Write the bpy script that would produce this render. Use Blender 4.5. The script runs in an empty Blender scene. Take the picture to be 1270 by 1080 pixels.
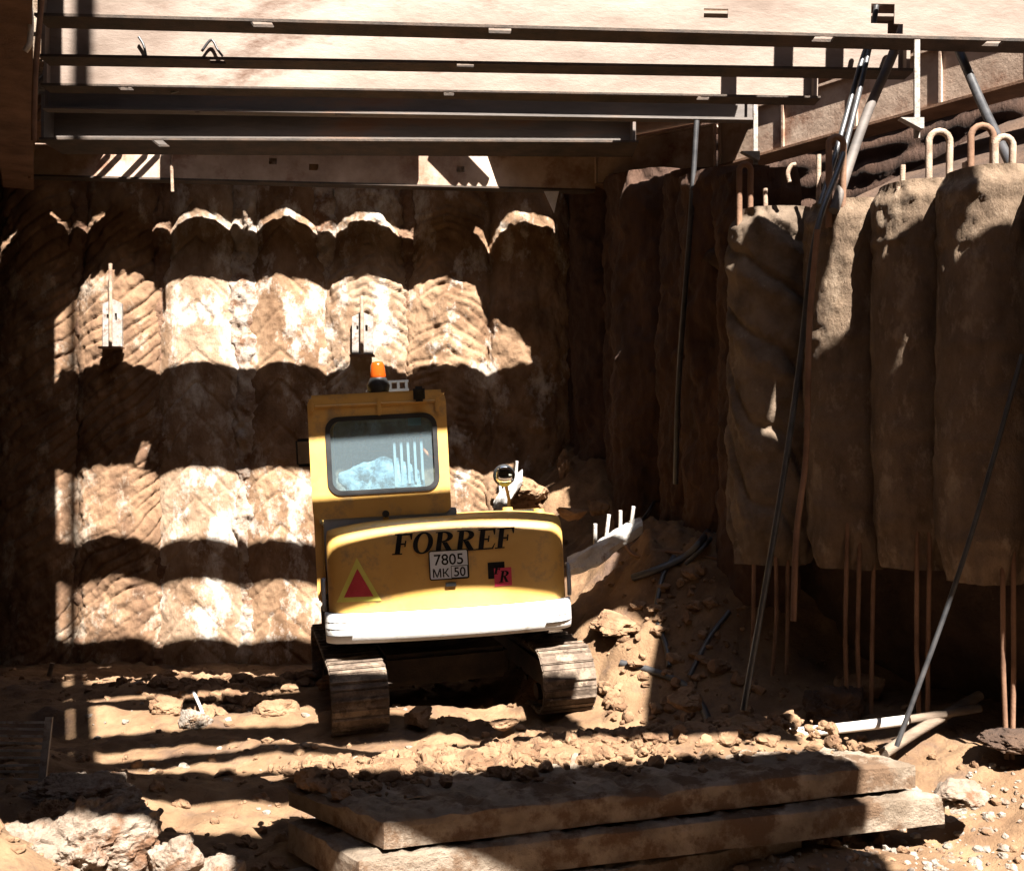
import bpy, bmesh, math, random
import numpy as np
from mathutils import Vector, Matrix, Euler
random.seed(7); RNG = np.random.default_rng(11)
C = bpy.context.scene.collection
F = 1350.0; CX = 635.0; CY = 540.0; CAMZ = 2.4

def P(x, y, Y):
    """A point seen at pixel x, y of the photograph, Y metres ahead of the lens."""
    return np.array([(x - CX) * Y / F, Y, CAMZ + (CY - y) * Y / F])

# ------------------------------------------------------------------ noise
def _h(ix, iy, iz):
    n = (ix * 374761393 + iy * 668265263 + iz * 2147483647) & 0xffffffff
    n = ((n ^ (n >> 13)) * 1274126177) & 0xffffffff
    n = n ^ (n >> 16)
    n = (n * 2246822519) & 0xffffffff
    n = n ^ (n >> 15)
    return (n & 0xffffff) / float(0xffffff)

def vn(x, y, z):
    x, y, z = np.broadcast_arrays(np.asarray(x, float), np.asarray(y, float), np.asarray(z, float))
    fx, fy, fz = np.floor(x), np.floor(y), np.floor(z)
    ix, iy, iz = fx.astype(np.int64), fy.astype(np.int64), fz.astype(np.int64)
    u, v, w = x - fx, y - fy, z - fz
    u = u * u * (3 - 2 * u); v = v * v * (3 - 2 * v); w = w * w * (3 - 2 * w)
    r = 0
    for a in (0, 1):
        for b in (0, 1):
            for c in (0, 1):
                wt = (u if a else 1 - u) * (v if b else 1 - v) * (w if c else 1 - w)
                r = r + wt * _h(ix + a, iy + b, iz + c)
    return r * 2 - 1

def fbm(x, y, z, oct=4, gain=.5):
    s = 0; a = 1; f = 1
    for i in range(oct):
        s = s + a * vn(np.asarray(x) * f + i * 17.3, np.asarray(y) * f + i * 5.1, np.asarray(z) * f + 3.7 * i)
        a *= gain; f *= 2.03
    return s

def sstep(a, b, x):
    t = np.clip((x - a) / (b - a), 0, 1)
    return t * t * (3 - 2 * t)

# ------------------------------------------------------------------ materials
def lin(c):
    return (c[0], c[1], c[2], 1)

def mat(name, a, b=None, scale=4, rough=.85, metal=0, bump=.0, bscale=40, c=None, cth=(.55, .7), cscale=2.5, detail=6,
        stretch=(1, 1, 1), spec=.3, rand=0.0):
    m = bpy.data.materials.new(name); m.use_nodes = True
    nt = m.node_tree; nd = nt.nodes; L = nt.links
    bs = nd['Principled BSDF']
    bs.inputs['Roughness'].default_value = rough; bs.inputs['Metallic'].default_value = metal
    bs.inputs['Specular IOR Level'].default_value = spec
    if b is None and bump == 0:
        bs.inputs['Base Color'].default_value = lin(a); return m
    tc = nd.new('ShaderNodeTexCoord'); mp = nd.new('ShaderNodeMapping')
    mp.inputs['Scale'].default_value = stretch
    L.new(tc.outputs['Object'], mp.inputs['Vector'])
    vec = mp.outputs['Vector']
    n1 = nd.new('ShaderNodeTexNoise'); n1.inputs['Scale'].default_value = scale; n1.inputs['Detail'].default_value = detail
    n1.inputs['Roughness'].default_value = .65
    L.new(vec, n1.inputs['Vector'])
    cr = nd.new('ShaderNodeValToRGB')
    cr.color_ramp.elements[0].position = .36; cr.color_ramp.elements[1].position = .64
    cr.color_ramp.elements[0].color = lin(a); cr.color_ramp.elements[1].color = lin(b or a)
    L.new(n1.outputs['Fac'], cr.inputs['Fac'])
    out = cr.outputs['Color']
    if c is not None:
        n2 = nd.new('ShaderNodeTexNoise'); n2.inputs['Scale'].default_value = cscale; n2.inputs['Detail'].default_value = 7
        n2.inputs['Roughness'].default_value = .7
        L.new(vec, n2.inputs['Vector'])
        r2 = nd.new('ShaderNodeMapRange'); r2.inputs['From Min'].default_value = cth[0]; r2.inputs['From Max'].default_value = cth[1]
        L.new(n2.outputs['Fac'], r2.inputs['Value'])
        mx = nd.new('ShaderNodeMix'); mx.data_type = 'RGBA'
        L.new(r2.outputs['Result'], mx.inputs['Factor']); L.new(out, mx.inputs['A']); mx.inputs['B'].default_value = lin(c)
        out = mx.outputs['Result']
    if rand:
        oi = nd.new('ShaderNodeObjectInfo'); hs = nd.new('ShaderNodeHueSaturation')
        r3 = nd.new('ShaderNodeMapRange'); r3.inputs['To Min'].default_value = 1 - rand; r3.inputs['To Max'].default_value = 1 + rand
        L.new(oi.outputs['Random'], r3.inputs['Value']); L.new(r3.outputs['Result'], hs.inputs['Value'])
        L.new(out, hs.inputs['Color']); out = hs.outputs['Color']
    L.new(out, bs.inputs['Base Color'])
    if bump:
        n3 = nd.new('ShaderNodeTexNoise'); n3.inputs['Scale'].default_value = bscale; n3.inputs['Detail'].default_value = 8
        n3.inputs['Roughness'].default_value = .7
        L.new(vec, n3.inputs['Vector'])
        bp = nd.new('ShaderNodeBump'); bp.inputs['Strength'].default_value = bump; bp.inputs['Distance'].default_value = .03
        L.new(n3.outputs['Fac'], bp.inputs['Height']); L.new(bp.outputs['Normal'], bs.inputs['Normal'])
    return m

M = {}
M['soil'] = mat('soil', (.105, .057, .029), (.205, .125, .068), 2.2, .95, bump=.8, bscale=22, c=(.09, .055, .038), cth=(.52, .66), cscale=1.4)
M['clod'] = mat('clod', (.12, .064, .034), (.24, .145, .082), 5, .95, bump=.8, bscale=30)
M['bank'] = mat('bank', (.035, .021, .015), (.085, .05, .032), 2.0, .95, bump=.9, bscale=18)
M['pale'] = mat('pale_rubble', (.14, .112, .09), (.28, .24, .20), 6, .95, bump=.7, bscale=28, c=(.14, .08, .045), cth=(.5, .62), cscale=5)
M['boulder'] = mat('boulder', (.14, .098, .07), (.27, .22, .175), 5, .95, bump=.9, bscale=24, c=(.12, .062, .034), cth=(.5, .62), cscale=4)
M['pile_tan'] = mat('pile_tan', (.095, .051, .029), (.23, .135, .077), 2.0, .9, bump=.6, bscale=26, c=(.36, .29, .225), cth=(.55, .68), cscale=1.9, stretch=(1.3, 1.3, .8))
M['pile_white'] = mat('pile_white', (.155, .09, .051), (.30, .21, .142), 2.2, .9, bump=.6, bscale=30, c=(.50, .45, .40), cth=(.50, .63), cscale=1.5, stretch=(1.3, 1.3, .8))
M['grout'] = mat('grout', (.24, .17, .12), (.44, .38, .33), 4, .9, bump=.9, bscale=22, c=(.15, .078, .045), cth=(.50, .62), cscale=3)
M['grout_red'] = mat('grout_red', (.11, .055, .033), (.22, .135, .085), 3, .92, bump=.9, bscale=22, c=(.38, .33, .29), cth=(.58, .7), cscale=3)
M['pile_orange'] = mat('pile_orange', (.125, .068, .036), (.265, .165, .098), 2.2, .9, bump=.6, bscale=24, c=(.46, .40, .345), cth=(.53, .65), cscale=1.7, stretch=(1.3, 1.3, .8))
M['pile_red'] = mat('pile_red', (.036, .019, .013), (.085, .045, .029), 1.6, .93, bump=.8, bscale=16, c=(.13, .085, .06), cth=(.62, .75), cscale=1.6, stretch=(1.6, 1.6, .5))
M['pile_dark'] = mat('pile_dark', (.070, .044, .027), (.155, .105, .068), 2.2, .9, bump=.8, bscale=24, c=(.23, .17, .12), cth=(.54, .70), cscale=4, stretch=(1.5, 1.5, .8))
M['sack'] = mat('sack', (.07, .047, .031), (.16, .115, .08), 2.4, .88, bump=.5, bscale=30, c=(.25, .20, .155), cth=(.60, .74), cscale=3)
M['steel'] = mat('dusty_steel', (.125, .088, .068), (.24, .19, .158), 1.2, .75, bump=.25, bscale=16, c=(.085, .045, .028), cth=(.56, .70), cscale=1.6, stretch=(.6, 1, 1.5), spec=.35, rand=.14, detail=9)
M['steel_dark'] = mat('dark_steel', (.06, .05, .045), (.13, .105, .09), 1.3, .7, bump=.2, bscale=18, c=(.16, .085, .05), cth=(.55, .68), cscale=1.3, stretch=(.4, 1, 1.6), spec=.4)  # darker copy of the strut steel; rear struts' shade is in the colour
M['waler'] = mat('waler_steel', (.26, .175, .125), (.46, .34, .26), 1.5, .75, bump=.25, bscale=22, c=(.20, .10, .06), cth=(.5, .66), cscale=1.8, spec=.4)
M['rust'] = mat('rusty_steel', (.095, .048, .028), (.20, .11, .066), 2.2, .8, bump=.3, bscale=25, spec=.3)
M['rebar'] = mat('rebar_steel', (.17, .10, .065), (.36, .27, .20), 9, .75, bump=.5, bscale=70, spec=.35)
M['hose'] = mat('black_hose', (.018, .018, .02), (.045, .043, .044), 8, .42, bump=.1, bscale=50, spec=.6)
M['galv'] = mat('bare_pipe', (.42, .38, .34), (.60, .56, .52), 6, .55, bump=.2, bscale=40, spec=.5)
M['plate'] = mat('anchor_steel', (.15, .13, .115), (.29, .26, .235), 7, .65, bump=.3, bscale=30, c=(.12, .07, .045), cth=(.52, .64), cscale=8, spec=.4)
M['concrete'] = mat('slab_concrete', (.13, .095, .066), (.27, .215, .165), 3.2, .92, bump=.9, bscale=30, c=(.105, .062, .036), cth=(.47, .56), cscale=2.6, detail=9)
M['white_conc'] = mat('pale_concrete', (.34, .31, .285), (.5, .47, .44), 6, .9, bump=.6, bscale=30, c=(.2, .13, .09), cth=(.58, .7), cscale=5)
M['yellow'] = mat('yellow_paint', (.53, .295, .07), (.61, .355, .10), 1.6, .45, bump=.05, bscale=60, c=(.33, .215, .10), cth=(.52, .68), cscale=5, spec=.45, detail=9)
M['white'] = mat('white_paint', (.58, .57, .56), (.70, .69, .67), 2.5, .55, bump=.08, bscale=40, c=(.36, .31, .25), cth=(.54, .70), cscale=5, spec=.35, detail=9)
M['bluegrey'] = mat('grey_paint', (.22, .24, .29), (.30, .32, .37), 3, .5, bump=.05, bscale=40, spec=.4)
M['black'] = mat('black_plastic', (.012, .012, .013), (.025, .024, .024), 6, .5, bump=.08, bscale=60, spec=.4)
M['under'] = mat('greasy_shade_steel', (.03, .024, .02), (.075, .05, .036), 4, .8, bump=.4, bscale=30)  # also on strut undersides, where the dark colour stands in for shade
M['track'] = mat('muddy_track', (.055, .038, .027), (.15, .11, .082), 9, .92, bump=.45, bscale=22, c=(.22, .165, .12), cth=(.50, .6), cscale=6, detail=9)
M['letter'] = mat('black_lettering', (.008, .007, .008), (.02, .018, .017), 9, .6, spec=.1)
M['tri_y'] = mat('triangle_yellow', (.60, .55, .10), (.66, .60, .14), 8, .5)
M['tri_r'] = mat('triangle_red', (.42, .035, .05), (.52, .05, .07), 8, .45)
M['red'] = mat('sticker_red', (.50, .03, .07), (.58, .05, .10), 8, .4)
M['numwhite'] = mat('number_plate_white', (.62, .66, .72), (.70, .73, .78), 6, .4)
M['glass_sheen_lump'] = mat('glass_sheen', (.10, .15, .18), (.36, .43, .46), 12, .8, bump=.6, bscale=30, c=(.06, .075, .08), cth=(.5, .6), cscale=8)
M['seat'] = mat('seat_cloth', (.10, .16, .21), (.20, .30, .38), 9, .8, bump=.3, bscale=40)
M['curtain'] = mat('white_strip', (.24, .27, .285), (.34, .36, .37), 8, .6)
M['cable'] = mat('orange_cable', (.75, .17, .06), (.82, .24, .10), 8, .5)
M['sticker'] = mat('blue_sticker', (.16, .30, .38), (.20, .36, .44), 5, .4)
M['timber'] = mat('weathered_timber', (.10, .07, .05), (.20, .15, .11), 3, .85, bump=.4, bscale=30, stretch=(1, 1, 6))
M['street'] = mat('street_soil', (.20, .15, .11), (.30, .24, .18), 1, .95, bump=.5, bscale=10)
m = bpy.data.materials.new('orange_lens'); m.use_nodes = True
b_ = m.node_tree.nodes['Principled BSDF']; b_.inputs['Base Color'].default_value = (.36, .06, .006, 1)
b_.inputs['Roughness'].default_value = .12; b_.inputs['Transmission Weight'].default_value = .15; M['lens'] = m
m = bpy.data.materials.new('mirror_glass'); m.use_nodes = True
b_ = m.node_tree.nodes['Principled BSDF']; b_.inputs['Base Color'].default_value = (.8, .85, .85, 1)
b_.inputs['Roughness'].default_value = .04; b_.inputs['Metallic'].default_value = 1; M['mirror'] = m
m = bpy.data.materials.new('cab_glass'); m.use_nodes = True
nt = m.node_tree; nt.nodes.clear()
o_ = nt.nodes.new('ShaderNodeOutputMaterial'); mx = nt.nodes.new('ShaderNodeMixShader'); tr = nt.nodes.new('ShaderNodeBsdfTransparent')
gl = nt.nodes.new('ShaderNodeBsdfGlossy'); gl.inputs['Roughness'].default_value = .03; gl.inputs['Color'].default_value = (.8, .9, 1, 1)
df = nt.nodes.new('ShaderNodeBsdfDiffuse'); df.inputs['Color'].default_value = (.42, .50, .54, 1)
mx2 = nt.nodes.new('ShaderNodeMixShader'); mx2.inputs[0].default_value = .10
tr.inputs['Color'].default_value = (.82, .93, .97, 1)
nt.links.new(tr.outputs[0], mx2.inputs[1]); nt.links.new(df.outputs[0], mx2.inputs[2])
mx.inputs[0].default_value = .09; nt.links.new(mx2.outputs[0], mx.inputs[1]); nt.links.new(gl.outputs[0], mx.inputs[2])
nt.links.new(mx.outputs[0], o_.inputs[0]); M['glass'] = m

# ------------------------------------------------------------------ mesh helpers
class MB:
    def __init__(self): self.v = []; self.f = []; self.n = 0; self.sm = []
    def add(self, v, f, smooth=False):
        v = [tuple(map(float, p)) for p in v]
        self.v += v; self.f += [tuple(i + self.n for i in q) for q in f]; self.sm += [smooth] * len(f); self.n += len(v); return self
    def box(self, a, b, rot=None, at=None):
        x0, y0, z0 = a; x1, y1, z1 = b
        v = [Vector(p) for p in ((x0,y0,z0),(x1,y0,z0),(x1,y1,z0),(x0,y1,z0),(x0,y0,z1),(x1,y0,z1),(x1,y1,z1),(x0,y1,z1))]
        if rot is not None: v = [rot @ p for p in v]
        if at is not None: v = [p + Vector(at) for p in v]
        return self.add(v, [(0,3,2,1),(4,5,6,7),(0,1,5,4),(1,2,6,5),(2,3,7,6),(3,0,4,7)])
    def tube(self, pts, r, n=8, cap=True, smooth=True):
        pts = [Vector(p) for p in pts]; k = len(pts)
        rs = r if hasattr(r, '__len__') else [r] * k
        t0 = (pts[1] - pts[0]).normalized()
        up = Vector((0, 0, 1)) if abs(t0.z) < .9 else Vector((1, 0, 0))
        nx = t0.cross(up).normalized(); v = []
        for i, p in enumerate(pts):
            t = (pts[min(i + 1, k - 1)] - pts[max(i - 1, 0)]).normalized()
            nx = (nx - t * nx.dot(t)).normalized(); ny = t.cross(nx)
            for j in range(n):
                a = 2 * math.pi * j / n
                v.append(p + (nx * math.cos(a) + ny * math.sin(a)) * rs[i])
        f = [(i*n+j, i*n+(j+1) % n, (i+1)*n+(j+1) % n, (i+1)*n+j) for i in range(k - 1) for j in range(n)]
        self.add(v, f, smooth)
        if cap:
            self.add(v[:n], [tuple(range(n))[::-1]]); self.add(v[-n:], [tuple(range(n))])
        return self
    def cyl(self, a, b, r, r2=None, n=20):
        return self.tube([a, b], [r, r if r2 is None else r2], n)
    def prism(self, poly, y0, y1):
        """polygon in x,z pushed from y0 to y1"""
        n = len(poly); v = [(x, y0, z) for x, z in poly] + [(x, y1, z) for x, z in poly]
        return self.add(v, [tuple(range(n)), tuple(range(2*n-1, n-1, -1))] + [(i, i+n, (i+1) % n + n, (i+1) % n) for i in range(n)])
    def grid(self, arr, smooth=True, flip=False):
        """arr: nu x nv x 3"""
        nu, nv = arr.shape[:2]
        f = []
        for i in range(nu - 1):
            for j in range(nv - 1):
                q = (i*nv+j, (i+1)*nv+j, (i+1)*nv+j+1, i*nv+j+1)
                f.append(q[::-1] if flip else q)
        return self.add(arr.reshape(-1, 3), f, smooth)
    def build(self, name, m, parent=None, bevel=0, loc=None):
        me = bpy.data.meshes.new(name); me.from_pydata(self.v, [], self.f); me.validate()
        if len(me.polygons) == len(self.sm): me.polygons.foreach_set('use_smooth', self.sm)
        me.materials.append(M[m] if isinstance(m, str) else m)
        if bevel:
            bm = bmesh.new(); bm.from_mesh(me)
            bmesh.ops.remove_doubles(bm, verts=bm.verts, dist=1e-5)
            ed = [e for e in bm.edges if len(e.link_faces) == 2 and e.calc_face_angle(0) > .5]
            bmesh.ops.bevel(bm, geom=ed, offset=bevel, segments=2, affect='EDGES', clamp_overlap=True)
            bm.to_mesh(me); bm.free()
        me.update()
        o = bpy.data.objects.new(name, me); C.objects.link(o)
        if parent: o.parent = parent
        if loc is not None: o.location = loc
        return o

def np_mesh(name, verts, quads, m, parent=None, smooth=True):
    verts = np.asarray(verts, np.float32); quads = np.asarray(quads, np.int32); k = quads.shape[1]
    me = bpy.data.meshes.new(name)
    me.vertices.add(len(verts)); me.vertices.foreach_set('co', verts.ravel())
    me.loops.add(quads.size); me.loops.foreach_set('vertex_index', quads.ravel())
    me.polygons.add(len(quads)); me.polygons.foreach_set('loop_start', np.arange(0, quads.size, k, dtype=np.int32))
    me.polygons.foreach_set('use_smooth', np.full(len(quads), smooth))
    me.materials.append(M[m] if isinstance(m, str) else m)
    me.update(calc_edges=True); me.validate()
    o = bpy.data.objects.new(name, me); C.objects.link(o)
    if parent: o.parent = parent
    return o

def grid_quads(nu, nv):
    i = np.arange(nu - 1)[:, None] * nv + np.arange(nv - 1)[None, :]
    return np.stack([i, i + nv, i + nv + 1, i + 1], -1).reshape(-1, 4)

def smooth_path(pts, n=8):
    pts = [np.array(p, float) for p in pts]; q = [2*pts[0]-pts[1]] + pts + [2*pts[-1]-pts[-2]]; out = []
    for i in range(1, len(q) - 2):
        for k in range(n):
            t = k / n; a, b, c, d = q[i-1:i+3]
            out.append(.5*((2*b) + (-a+c)*t + (2*a-5*b+4*c-d)*t*t + (-a+3*b-3*c+d)*t**3))
    out.append(pts[-1]); return out

def tag(o, label=None, cat=None, group=None, kind=None):
    if label: o['label'] = label
    if cat: o['category'] = cat
    if group: o['group'] = group
    if kind: o['kind'] = kind
    return o

def empty(name, loc, label, cat, group=None, rot=(0, 0, 0)):
    o = bpy.data.objects.new(name, None); o.empty_display_size = .2; C.objects.link(o)
    o.location = loc; o.rotation_euler = rot
    return tag(o, label, cat, group)

def base_tube(name, pts, r, m, label, cat, group=None, n=8, smooth=True):
    """A tube-shaped thing with its origin at its first point."""
    p0 = np.array(pts[0], float)
    mb = MB().tube([np.array(p) - p0 for p in pts], r, n)
    return tag(mb.build(name, m, loc=tuple(p0)), label, cat, group)

_ico = {}
def ico(sub):
    if sub not in _ico:
        bm = bmesh.new(); bmesh.ops.create_icosphere(bm, subdivisions=sub, radius=1)
        _ico[sub] = (np.array([v.co[:] for v in bm.verts]), np.array([[v.index for v in f.verts] for f in bm.faces])); bm.free()
    return _ico[sub]

def lump(sub, size, seed, amp=.35, freq=1.6, oct=4):
    v, f = ico(sub)
    d = 1 + amp * fbm(v[:, 0]*freq + seed*7.1, v[:, 1]*freq + seed*3.3, v[:, 2]*freq - seed*1.7, oct, .55)
    # facets: push towards a few random planes
    rs = np.random.default_rng(seed + 5)
    w = v * d[:, None]
    for k in range(7):
        nrm = rs.normal(size=3); nrm /= np.linalg.norm(nrm); h = rs.uniform(.55, .95)
        e = np.maximum(w @ nrm - h, 0)
        w = w - (e * .8)[:, None] * nrm
    return w * np.asarray(size), f

# ------------------------------------------------------------------ the plan of the pit
SUN_T, SUN_K = -.42, 1.40                   # sideways and downward travel of light per metre forward
BACK_Y = 14.1
def right_edge(Y):                           # plan line of the right bank (pile row / corner wall)
    return np.where(Y < 9.4, 2.35 - .65 * (Y - 9.0), 2.09 - .29 * (Y - 9.4))

def ground_z(x, y):
    x = np.asarray(x, float); y = np.asarray(y, float)
    z = -.52 * sstep(10.2, 13.4, y)
    d = right_edge(y) - x                     # metres left of the right wall
    zone = sstep(8.6, 10.2, y)
    z = z + (1.85 + .5 * sstep(10.2, 13.4, y)) * zone * (1 - sstep(-.1, 2.3, d)) * (.82 + .18 * vn(x * .9, y * .9, 1))
    back = 13.8 - y
    z = z + 1.3 * sstep(-1.2, 0.2, x) * (1 - sstep(.2, 2.4, back)) * (1 - sstep(1.2, 2.6, d)) * .6
    z = z + .38 * (1 - sstep(.0, 1.6, d)) * (1 - zone)
    # left foot rubble and the foreground
    z = z + .28 * (1 - sstep(-.2, .9, x + .437 * y)) * (1 - sstep(7.2, 8.4, y))
    z = z + .22 * (1 - sstep(5.2, 6.6, y)) * sstep(-2.0, -2.8, x)
    z = z + .75 * (1 - sstep(1.5, 5.0, y))
    calm = sstep(-.6, -1.1, x) * sstep(6.2, 6.8, y) * (1 - sstep(9.6, 10.6, y))
    rough = (1 - .8 * calm) * .35 + .65 * sstep(0, 1, fbm(x * .45, y * .45, 4, 2) + .5) + .9 * zone * (1 - sstep(.4, 2.6, d))
    z = z + .055 * fbm(x * 1.1, y * 1.6, 2, 3) + .012 * fbm(x * 9, y * 9, 3, 3) + rough * (.045 * fbm(x * 4, y * 4, 7, 4) + .03 * np.maximum(fbm(x * 7, y * 7, 9, 3), 0))
    # ruts left of the machine
    z = z + .03 * np.sin(y * 6.5 + .7 * x) * sstep(0, -1.0, x + .6) * (1 - sstep(10, 11.5, y))
    return z

def build_ground():
    xs = np.concatenate([np.linspace(-30, -8.2, 16), np.linspace(-8, 7, 520), np.linspace(7.2, 30, 16)])
    ys = np.concatenate([np.linspace(-12, 3.4, 30), np.linspace(3.5, 14.6, 420)])
    X, Y = np.meshgrid(xs, ys, indexing='ij')
    Z = ground_z(X, Y)
    o = np_mesh('ground', np.stack([X, Y, Z], -1).reshape(-1, 3), grid_quads(len(xs), len(ys)), 'soil')
    tag(o, kind='structure')
build_ground()

# clods and crumbs, nobody could count them
def build_rubble():
    vs, fs, n = [], [], 0
    v2, v3 = ico(2), ico(3)
    def put(x, y, s, seed, dz=.15):
        nonlocal n
        sub = 2 if s < .05 else 3
        v, f = lump(sub, np.array([1, 1, .75]) * s * RNG.uniform(.7, 1.25, 3), seed, .4)
        a = RNG.uniform(0, 6.28); R = np.array([[math.cos(a), -math.sin(a), 0], [math.sin(a), math.cos(a), 0], [0, 0, 1]])
        v = v @ R.T + np.array([x, y, float(ground_z(x, y)) + s * dz])
        vs.append(v); fs.append(f + n); n += len(v)
    k = 0
    for i in range(5200):
        Y = 5.2 + 9 * RNG.random() ** 1.2; px = RNG.uniform(-40, 1310); x = (px - CX) * Y / F
        d = right_edge(Y) - x
        if d < -.3 or x < -.5 * Y: continue
        m = fbm(x * .55, Y * .55, 4, 3)
        if m < -.1 and RNG.random() < .75: continue
        if -2.0 < x < 1.3 and 8.6 < Y < 11.8 and RNG.random() < .5: continue
        if x < -.6 and 6.3 < Y < 9.8 and RNG.random() < .55: continue
        s = .012 + .05 * RNG.random() ** 3
        if RNG.random() < .03: s *= 2.0
        if d < 2.2 and Y > 8.6: s *= RNG.uniform(.35, .9)
        put(x, Y, s, k); k += 1
    # ridges of churned clods along the edges of the tracks
    for i in range(520):
        x = RNG.uniform(-3.6, -1.6); y = 10.6 + .5 * math.sin(x * 3) + RNG.normal() * .35
        put(x, y, .03 + .07 * RNG.random() ** 2, k, .3); k += 1
    for i in range(420):
        t = RNG.random(); x = .1 + 2.0 * t; y = 7.25 + .75 * t + RNG.normal() * .14
        put(x, y, .02 + .06 * RNG.random() ** 2, k, .35); k += 1
    for i in range(120):
        x = RNG.uniform(.8, 2.0); y = RNG.uniform(8.6, 9.8)
        put(x, y, .02 + .06 * RNG.random() ** 2, k, .3); k += 1
    o = np_mesh('rubble', np.concatenate(vs), np.concatenate(fs), 'clod', smooth=False)
    tag(o, 'loose brown clods and crumbs of soil strewn over the pit floor', 'rubble', kind='stuff')
    vs.clear(); fs.clear(); n = 0
    for i in range(1500):                     # pale chips of concrete
        if i < 1360: Y = RNG.uniform(5.1, 7.0); x = RNG.uniform(1.3, 4.4)
        else: Y = 5.4 + 5 * RNG.random(); x = RNG.uniform(-3.6, -.6)
        if right_edge(Y) - x < .0 and Y > 7: continue
        put(x, Y, .008 + .036 * RNG.random() ** 3, 9000 + i, .05)
    o = np_mesh('chippings', np.concatenate(vs), np.concatenate(fs), 'pale', smooth=False)
    tag(o, 'pale chips of broken concrete scattered over the front of the pit floor', 'rubble', kind='stuff')
build_rubble()

# ------------------------------------------------------------------ pile walls
def pile_mesh(name, m, parent, cx, cy, r, z0, z1, facing=-math.pi/2, half=1.35, groove=None, rough=.012, seed=0, freq=7, nz=None, bulge=0, nu=72, flat=False):
    nz = nz or int((z1 - z0) / .022)
    a = np.linspace(facing - half, facing + half, nu); z = np.linspace(z0, z1, nz)
    A, Z = np.meshgrid(a, z, indexing='ij')
    s = (A - facing) * r
    R = np.full_like(A, r)
    X = cx + R * np.cos(A); Y = cy + R * np.sin(A)
    R = R + rough * fbm(X * freq, Y * freq, Z * freq * .8 + seed * 3, 4, .55) + .012 * fbm(X * 1.5, Y * 1.5, Z * 1.2 + seed, 2)
    if groove == 'diag':      # auger marks sweeping up to the right
        ph = (Z * 5.2 - s * 3.2 + .5 * vn(X * 2, Y, Z * 2 + seed))
        fr = ph - np.floor(ph); R = R - .034 * np.exp(-((fr - .5) / .10) ** 2) * (.4 + .6 * sstep(-.3, .4, vn(s * 1.5, Z * 1.3, seed)))
    elif groove == 'diag2':
        ph = (Z * 5.6 + s * 3.0 + .5 * vn(X * 2, Y, Z * 2 + seed))
        fr = ph - np.floor(ph); R = R - .03 * np.exp(-((fr - .5) / .10) ** 2) * (.4 + .6 * sstep(-.3, .4, vn(s * 1.5, Z * 1.3, seed)))
    elif groove == 'chevron':
        ph = Z * 2.1 + np.abs(s + .05) * 2.0 + .2 * vn(Z * 2, s, seed)
        fr = ph - np.floor(ph); R = R - .022 * np.exp(-((fr - .5) / .05) ** 2)
    elif groove == 'feather':
        ph = Z * 7.5 + np.abs(s) * 3.5 + .8 * vn(X * 3, Z * 3, seed)
        fr = ph - np.floor(ph); R = R - .028 * np.exp(-((fr - .5) / .14) ** 2) * sstep(-.4, .5, vn(s * 4, Z * 2.5, seed + 2))
    elif groove == 'spiral':   # folded casing sleeve
        ph = Z * 2.6 + A * .75 + .35 * vn(A * 1.2, Z * 1.4, seed)
        fr = ph - np.floor(ph); R = R + .05 * np.exp(-((fr - .4) / .16) ** 2) - .035 * np.exp(-((fr - .72) / .10) ** 2) + .02 * vn(A * 3, Z * 6, seed)
    elif groove == 'lump':
        R = R + .05 * fbm(X * 2.2, Y * 2.2, Z * 1.6 + seed, 4, .55)
    if bulge: R = R + bulge * vn(A * .8, Z * .7, seed + 9)
    R = R + .006 * fbm(X * 22, Y * 22, Z * 22 + seed, 3, .6) - .03 * np.maximum(fbm(X * 2.6, Y * 2.6, Z * 2.2 + seed * 2, 3) - .45, 0)
    X = cx + R * np.cos(A); Y = cy + R * np.sin(A)
    if flat:
        fy = cy - r; Yb = cy + r * np.sin(A); Y = fy + (Yb - fy) * (.33 + .10 * sstep(2.5, 4.0, Z) + .50 * sstep(4.2, 5.1, Z)) + .95 * (R - r) * np.sin(A)
    return np_mesh(name, np.stack([X, Y, Z], -1).reshape(-1, 3), grid_quads(nu, nz)[:, ::1], m, parent)

# back wall: overlapping bored piles, valleys between them about a metre apart
bw = empty('pile_wall', (-3, BACK_Y, -.6), 'brown wall of overlapping bored piles closing the far side of the pit', 'wall')
def bx(px, Y=13.85): return (px - CX) * Y / F
def in_parent(o, par):
    o.matrix_parent_inverse = Matrix.Translation(-Vector(par.location)); return o
cols = [(-62, 'diag', 'pile_tan'), (40, 'diag', 'pile_tan'), (144, 'diag', 'pile_tan'), (248, 'chevron', 'pile_white'), (352, 'chevron', 'pile_orange'),
        (454, 'feather', 'pile_white'), (555, 'feather', 'pile_orange'), (655, 'lump', 'pile_orange'), (757, 'lump', 'pile_red')]
for i, (px, g, mm) in enumerate(cols):
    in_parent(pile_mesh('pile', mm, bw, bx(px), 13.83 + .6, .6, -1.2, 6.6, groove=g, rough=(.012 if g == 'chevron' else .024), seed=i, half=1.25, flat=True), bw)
for i, (px, w, fy, mm) in enumerate([(198, .20, .34, 'grout_red'), (301, .27, .22, 'grout'), (402, .22, .36, 'grout'), (505, .17, .42, 'grout_red'), (92, .13, .45, 'grout_red')]):
    in_parent(pile_mesh('grout_rib', mm, bw, bx(px), 13.85 + fy * .36 + w * .8, w, -1.2, 6.6, groove='lump', rough=.035, seed=30 + i, half=1.5, nu=44, freq=9), bw)

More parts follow.
